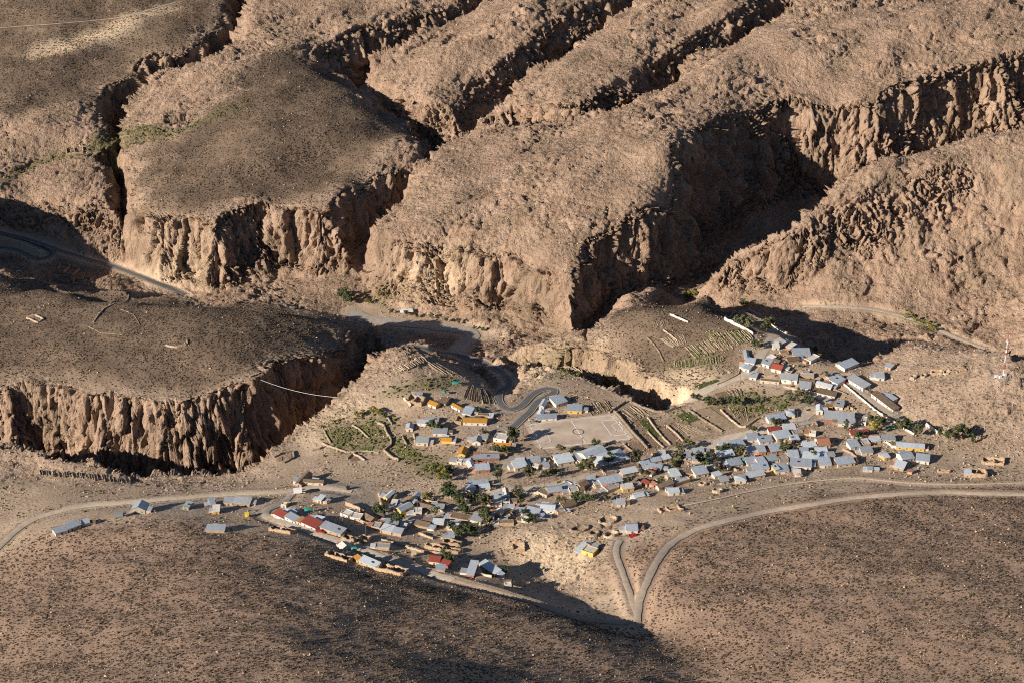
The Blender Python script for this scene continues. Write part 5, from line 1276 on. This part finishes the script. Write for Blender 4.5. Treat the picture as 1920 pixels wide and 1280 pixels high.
# ------------------------------------------------------------------ utility poles
POLES = [(703,912),(690,946),(643,982),(686,1002),(731,1052),(868,1050),(783,962),(1074,904),(1021,918),(1128,892),(1182,872),(1392,810),(1388,717),(1445,809),(1494,793),(1455,730),(1474,628),(1631,750),(1674,781),(1718,801),(943,814),(981,817),(1092,842),(965,843),(1156,932),(1188,934),(1351,1100),(1392,1162),(1435,1178),(1521,1222)]
pm_ = MB(); pm_.tube([(0, 0, -.8), (0, 0, 8.0)], [.15, .10], 6); PME = pm_.mesh('pole', [M['wood']])
pm_ = MB(); pm_.box(-.9, .9, -.06, .06, 7.3, 7.45); [pm_.box(x - .05, x + .05, -.05, .05, 7.45, 7.65) for x in (-.8, -.3, .3, .8)]; PMA = pm_.mesh('crossarm', [M['wood']])
pg_ = {}
for p in POLES: pg_.setdefault(area(*p) if p[1] < 1090 else 'on the brown foreground slope', []).append(p)
for ar, L in pg_.items():
    L.sort()
    for i, p in enumerate(L):
        root = empty('utility_pole', ghit(*p), rnd.uniform(-.5, .9)); tag(root, f"wooden utility pole {ar}" + ('' if len(L) == 1 else f", {ordinal(i, len(L))}"), 'utility pole', 'utility poles')
        obj('pole', PME, root); obj('crossarm', PMA, root)

# ------------------------------------------------------------------ vehicles
wm_ = MB(); wm_.tube([(0, -.11, 0), (0, .11, 0)], .33, 12); WHEEL = wm_.mesh('wheel', [M['dark']])
def car(px, py, rz, paint, label, name='pickup', style='pickup'):
    x, y, z = ghit(px, py); root = empty(name, (x, y, z), math.radians(rz)); tag(root, label, 'truck' if style != 'car' else 'car', 'vehicles')
    b = MB(); P = M[paint]
    if style == 'pickup':
        b.prism([(-2.5, -.85, .45), (2.5, -.85, .45), (2.5, .85, .45), (-2.5, .85, .45)], [(-2.5, -.85, .95), (2.4, -.82, .9), (2.4, .82, .9), (-2.5, .85, .95)])
        for s in (-.85, .78): b.box(-2.5, -.6, s, s + .07, .95, 1.2)
        b.box(-2.5, -2.43, -.78, .78, .95, 1.2); cab = [(-.6, -.8), (1.2, -.8), (1.2, .8), (-.6, .8)]; z0, z1, sh = .93, 1.62, .82; wb = 1.55
    elif style == 'car':
        b.prism([(-2.1, -.83, .4), (2.1, -.83, .4), (2.1, .83, .4), (-2.1, .83, .4)], [(-2.05, -.8, .9), (2.05, -.78, .82), (2.05, .78, .82), (-2.05, .8, .9)]); cab = [(-1.6, -.75), (.95, -.75), (.95, .75), (-1.6, .75)]; z0, z1, sh = .86, 1.42, .76; wb = 1.3
    else:
        b.box(-3.2, 1.3, -1.1, 1.1, .9, 3.0); b.box(-3.2, 3.0, -.9, .9, .55, .9); cab = [(1.45, -1.0), (3.0, -1.0), (3.0, 1.0), (1.45, 1.0)]; z0, z1, sh = .9, 2.2, .92; wb = 2.1
    obj('body', b.mesh('body', [P]), root)
    cx = sum(p[0] for p in cab) / 4
    top = [(cx + (p[0] - cx) * sh, p[1] * .88, z1) for p in cab]; c = MB(); mid = lambda f: [(a[0] + (t[0] - a[0]) * f, a[1] + (t[1] - a[1]) * f, z0 + (z1 - z0) * f) for a, t in zip(cab, top)]
    c.prism(mid(0), mid(.15), 0); c.prism(mid(.15), mid(.85), 1); c.prism(mid(.85), mid(1), 0)
    obj('cabin', c.mesh('cabin', [P, M['glass']]), root)
    for sx in (-1, 1):
        for sy in (-1, 1): obj('wheel', WHEEL, root, (sx * wb, sy * (.95 if style == 'box' else .78), .33))
car(1590, 716, 40, 'redp', 'red pickup parked beside the long grey roof of the bench lane'); car(1188, 1005, 12, 'redp', 'dark red pickup in front of the house on the pale slope'); car(601, 997, -10, 'redp', 'red car among the scrap by the western lane', 'car', 'car')
car(562, 924, 8, 'white', 'white box truck on the edge of the gravel yard', 'box_truck', 'box'); car(226, 969, 10, 'greyp', 'grey flatbed truck on the western track', 'flatbed_truck', 'box'); car(1001, 792, 5, 'greyp', 'grey pickup at the corner of the football pitch'); car(36, 511, 10, 'white', 'white car on the gravel by the far hairpin', 'car', 'car'); car(1420, 857, 15, 'redp', 'red car in front of the orange-walled house', 'car', 'car')
car(1044, 958, 0, 'greyp', 'grey car behind the zinc gable house', 'car', 'car'); car(678, 957, -20, 'greyp', 'dark car in the shade below the gravel yard', 'car', 'car'); car(789, 960, -15, 'redp', 'rust-red van beside the white slab', 'van', 'car')

# ------------------------------------------------------------------ mast, slung pipe, tents, boxes, cacti
x, y, z = ghit(1881, 706); root = empty('radio_mast', (x, y, z)); tag(root, 'tall red and white lattice radio mast on the rocky hill', 'mast')
for k in range(6):
    m = MB(); z0, z1 = k * 4.5, k * 4.5 + 4.5
    c3 = [(.55 * math.cos(a), .55 * math.sin(a)) for a in (0, 2.094, 4.189)]
    for a, b_ in c3: m.tube([(a, b_, z0), (a, b_, z1)], .09, 5)
    for s in range(4):
        za, zb = z0 + s * 1.125, z0 + (s + 1) * 1.125
        for q in range(3): m.tube([(*c3[q], za), (*c3[(q + 1) % 3], zb)], .045, 4)
    obj('mast_section', m.mesh('mast_section', [M['white' if k % 2 == 0 else 'redp']]), root)
for zz, a in ((24.0, .3), (21.5, 2.4), (15.5, 4.0)):
    m = MB(); m.box(.4, .7, -.25, .25, zz, zz + 1.8); o = obj('antenna_panel', m.mesh('antenna_panel', [M['white']]), root); o.rotation_euler = (0, 0, a)
m = MB(); m.tube([(0, 0, 27), (0, 0, 29.5)], .04, 5); obj('lightning_rod', m.mesh('lightning_rod', [M['steel']]), root)
for i, (px, py, w, lab) in enumerate(((1868, 709, 1.6, 'left white equipment cabinet at the foot of the radio mast'), (1875, 710, 1.3, 'middle white equipment cabinet at the foot of the radio mast'), (1884, 706, 1.4, 'right white equipment cabinet at the foot of the radio mast'))):
    m = MB(); m.box(-w / 2, w / 2, -.6, .6, -.3, 1.9); m.box(-w / 2 - .1, w / 2 + .1, -.7, .7, 1.9, 2.02)
    p = ghit(px, py); o = obj('equipment_cabinet', m.mesh('equipment_cabinet', [M['white']]), None, p, .3); tag(o, lab, 'cabinet', 'mast cabinets')
a, b_ = Vector(ghit(481, 710)), Vector(ghit(634, 746)); a.z += .6; b_.z += .6
m = MB(); m.tube([tuple(a.lerp(b_, t) - Vector((0, 0, 5.0 * 4 * t * (1 - t) * .5)) - a) for t in np.linspace(0, 1, 25)], .08, 6)
o = obj('slung_pipe', m.mesh('slung_pipe', [M['white']], True), None, a); tag(o, 'thin white pipe slung across the dark canyon', 'pipe')
def tarp(px, py, w, d, mat, label, h=2.2, rz=.2):
    p = ghit(px, py); root = empty('awning', p, rz); tag(root, label, 'awning')
    n = 6; X = np.linspace(-w / 2, w / 2, n); Y = np.linspace(-d / 2, d / 2, n); gxm, gym = np.meshgrid(X, Y); Z = h - .5 * ((gxm / w * 2) ** 2 + (gym / d * 2) ** 2) * .5 + .25 * noise2(gxm, gym, int(px))
    me = grid_mesh('canopy', gxm, gym, Z); me.materials.append(M[mat]); obj('canopy', me, root)
    for sx in (-1, 1):
        for sy in (-1, 1):
            m = MB(); m.tube([(sx * w * .46, sy * d * .46, -.3), (sx * w * .46, sy * d * .46, h - .45)], .06, 5); obj('post', m.mesh('post', [M['wood']]), root)
tarp(1260, 768, 6, 3, 'teal', 'teal awning on the lip of the ravine'); tarp(854, 722, 4, 3.5, 'teal', 'teal awning above the fan of terraces'); tarp(832, 739, 2.5, 2.5, 'teal', 'small teal awning beside the ochre house'); tarp(1397, 865, 5, 3.5, 'greenc', 'bright green awning in the middle of the village'); tarp(1668, 806, 5, 3, 'greenc', 'mint green awning under the eastern trees'); tarp(664, 1032, 3, 2, 'teal', 'teal awning below the white tent'); tarp(578, 959, 4, 3, 'teal', 'teal awning behind the red roof'); tarp(118, 283, .5, .5, 'wood', 'post shelter in the far valley') if False else None
tarp(762, 588, 9, 5, 'white', 'white tent on the shaded valley floor', 2.6); tarp(1480, 892, 4, 3, 'wt', 'pink awning below the white roofs', 2.0); tarp(1498, 894, 3.5, 3, 'wt', 'second pink awning below the white roofs, right one', 2.0)
for px, py, s, mat, lab in ((463, 967, 2.0, 'yellowp', 'small yellow box hut beside the western lane'), (653, 917, 1.8, 'dark', 'dark box standing alone on the gravel yard'), (1185, 934, 1.6, 'white', 'white water tank by the zinc hut'), (776, 1040, 2.4, 'wc', 'small cream shed on the fallow slope'), (350, 953, 2.2, 'greenc', 'green container beside the western track')):
    m = MB(); m.box(-s / 2, s / 2, -s / 2, s / 2, -.3, s * .9); m.box(-s / 2 - .08, s / 2 + .08, -s / 2 - .08, s / 2 + .08, s * .9, s * .9 + .1); m.box(-.3, .3, -s / 2 - .05, -s / 2, 0, s * .7)
    o = obj('storage_box', m.mesh('storage_box', [M[mat]]), None, ghit(px, py), .1); tag(o, lab, 'box')
def cactus_mesh():
    m = MB(); m.tube([(0, 0, -.3), (0, 0, 1.2), (.05, 0, 4.2), (.05, 0, 4.6)], [.28, .32, .28, .12], 8)
    m.tube([(.05, 0, 1.6), (.7, .1, 1.8), (.85, .1, 2.4), (.85, .1, 3.4)], [.18, .2, .2, .1], 7); return m.mesh('stem', [M['cactus']])
CM = cactus_mesh()
for i, (px, py) in enumerate(((72, 490), (86, 440), (149, 474), (158, 482), (230, 527))):
    root = empty('cactus', ghit(px, py), i * 1.3); tag(root, f'tall columnar cactus by the far valley road, {ordinal(i, 5)}', 'cactus', 'columnar cacti'); obj('stem', CM, root)
# ------------------------------------------------------------------ scrub, tufts and stones: real little bodies set on the ground sheet
rs = np.random.default_rng(5)
def zone(Z): return sample(Z, VX, VY)
cell = np.zeros(VX.shape)
cell[:-1, :-1] = np.abs((VXd[:-1, 1:] - VXd[:-1, :-1]) * (VYd[1:, :-1] - VYd[:-1, :-1]))
ppx, ppy = pix(VX, VY, VZ)
seen = ((ppx > -80) & (ppx < 2000) & (ppy > -60) & (ppy < 1360)).astype(float)
zf, zs, zv, zr, zg = zone(FORE), zone(SOIL), zone(VILL), r, zone(GREEN)
zd, zt = zone(DARKS), zone(TILL)
free = 1 - np.clip(zone(ROADM) * 1.5 + zone(HOUSEM) * 1.5 + zone(PITCHM) * 1.5 + zone(GREYD), 0, 1)
patch = sstep(-.5, .5, noise2(VX / 26, VY / 26, 71) + .6 * noise2(VX / 8, VY / 8, 72))
flat = sstep(.55, .85, nz)
def scatter(dens, seed):
    lam = np.clip(dens * cell * seen, 0, 3)
    k = rs.poisson(lam); i, j = np.nonzero(k); rep = k[i, j]; i = np.repeat(i, rep); j = np.repeat(j, rep)
    i = np.minimum(i, NV - 2); j = np.minimum(j, NU - 2); a, b = rs.random(len(i)), rs.random(len(i))
    f = lambda A: A[i, j] * (1 - a) * (1 - b) + A[i, j + 1] * b * (1 - a) + A[i + 1, j] * a * (1 - b) + A[i + 1, j + 1] * a * b
    return f(VXd), f(VYd), f(VZd)
def stuff(name, label, cat, pts, smin, smax, mat, flatz=.7, jag=.35, sub=2, sink=.15):
    X, Y, Z = pts; n = len(X)
    me = bpy.data.meshes.new(name); me.vertices.add(n); me.vertices.foreach_set('co', np.stack([X, Y, Z], 1).astype(np.float32).ravel())
    a = me.attributes.new('size', 'FLOAT', 'POINT'); a.data.foreach_set('value', (smin + (smax - smin) * rs.random(n) ** 2).astype(np.float32))
    a = me.attributes.new('turn', 'FLOAT', 'POINT'); a.data.foreach_set('value', (rs.random(n) * 6.283).astype(np.float32))
    me.materials.append(mat)
    o = bpy.data.objects.new(name, me); COL.objects.link(o); tag(o, label, cat); o['kind'] = 'stuff'
    ng = bpy.data.node_groups.new(name, 'GeometryNodeTree'); ng.interface.new_socket('Geometry', in_out='INPUT', socket_type='NodeSocketGeometry'); ng.interface.new_socket('Geometry', in_out='OUTPUT', socket_type='NodeSocketGeometry')
    N = lambda t: ng.nodes.new(t); Lk = ng.links.new
    gi, go = N('NodeGroupInput'), N('NodeGroupOutput')
    ico = N('GeometryNodeMeshIcoSphere'); ico.inputs['Radius'].default_value = .5; ico.inputs['Subdivisions'].default_value = sub
    sp = N('GeometryNodeSetPosition'); Lk(ico.outputs['Mesh'], sp.inputs['Geometry'])
    rv = N('FunctionNodeRandomValue'); rv.data_type = 'FLOAT'; rv.inputs[2].default_value = 1 - jag; rv.inputs[3].default_value = 1 + jag; rv.inputs['Seed'].default_value = len(name)
    ps = N('GeometryNodeInputPosition'); vm = N('ShaderNodeVectorMath'); vm.operation = 'SCALE'; Lk(ps.outputs[0], vm.inputs[0]); Lk(rv.outputs[1], vm.inputs['Scale'])
    v2 = N('ShaderNodeVectorMath'); v2.operation = 'MULTIPLY_ADD'; v2.inputs[1].default_value = (1, 1, flatz); v2.inputs[2].default_value = (0, 0, .5 * flatz - sink); Lk(vm.outputs[0], v2.inputs[0]); Lk(v2.outputs[0], sp.inputs['Position'])
    sm = N('GeometryNodeSetMaterial'); sm.inputs['Material'].default_value = mat; Lk(sp.outputs[0], sm.inputs[0])
    mp = N('GeometryNodeMeshToPoints'); Lk(gi.outputs[0], mp.inputs[0])
    ip = N('GeometryNodeInstanceOnPoints'); Lk(mp.outputs[0], ip.inputs['Points']); Lk(sm.outputs[0], ip.inputs['Instance'])
    an = N('GeometryNodeInputNamedAttribute'); an.data_type = 'FLOAT'; an.inputs[0].default_value = 'size'; Lk(an.outputs[0], ip.inputs['Scale'])
    at_ = N('GeometryNodeInputNamedAttribute'); at_.data_type = 'FLOAT'; at_.inputs[0].default_value = 'turn'; cx = N('ShaderNodeCombineXYZ'); Lk(at_.outputs[0], cx.inputs[2]); Lk(cx.outputs[0], ip.inputs['Rotation'])
    Lk(ip.outputs[0], go.inputs[0])
    o.modifiers.new('scatter', 'NODES').node_group = ng
    return n
cnt = []
cnt.append(stuff('dry_shrubs', 'low dark dry shrubs dotted over the brown slopes', 'shrubs', scatter(free * (zf * (.5 + .4 * zd) * (.6 + .5 * patch) + (1 - zf) * zs * (.40 + .25 * patch) * (1 - .6 * zv) + zr * flat * .06 * (1 - zf) * (.3 + .7 * patch) + (1 - zf) * (1 - zs) * (1 - zr) * .05 * patch), 1), .38, 1.0, M['shrub'], .65, .4))
cnt.append(stuff('straw_tufts', 'pale straw tufts between the dark shrubs', 'grass tufts', scatter(free * (zf * .12 + zs * .06 + zv * .035 * (1 - zf)), 2), .25, .55, M['straw'], .8, .45, 1))
cnt.append(stuff('loose_stones', 'loose tan stones scattered over slopes and ruins', 'stones', scatter(free * (zf * .008 + zs * .012 + zv * .11 * (1 - zf) * patch + zr * .035 + zone(hillK) * .06), 3), .3, 1.3, M['pebble'], .7, .3, 1))
cnt.append(stuff('green_scrub', 'olive green scrub in the watered plots and gullies', 'scrub', scatter(free * zg * .30 + free * zv * (1 - zf) * .02 * patch, 4), .5, 1.7, M['scrub'], .7, .4))
nearh = np.clip(zone(blur(HOUSEM, 7)) * 2.2, 0, 1) * (1 - np.clip(zone(ROADM) + zone(PITCHM), 0, 1)) * (1 - zone(HOUSEM))
cnt.append(stuff('yard_rubble', 'rubble, firewood and odds and ends strewn between the houses', 'rubble', scatter(nearh * .16 * (.3 + patch), 6), .25, 1.1, M['rubble'], .7, .35, 1))
print('stuff', cnt)
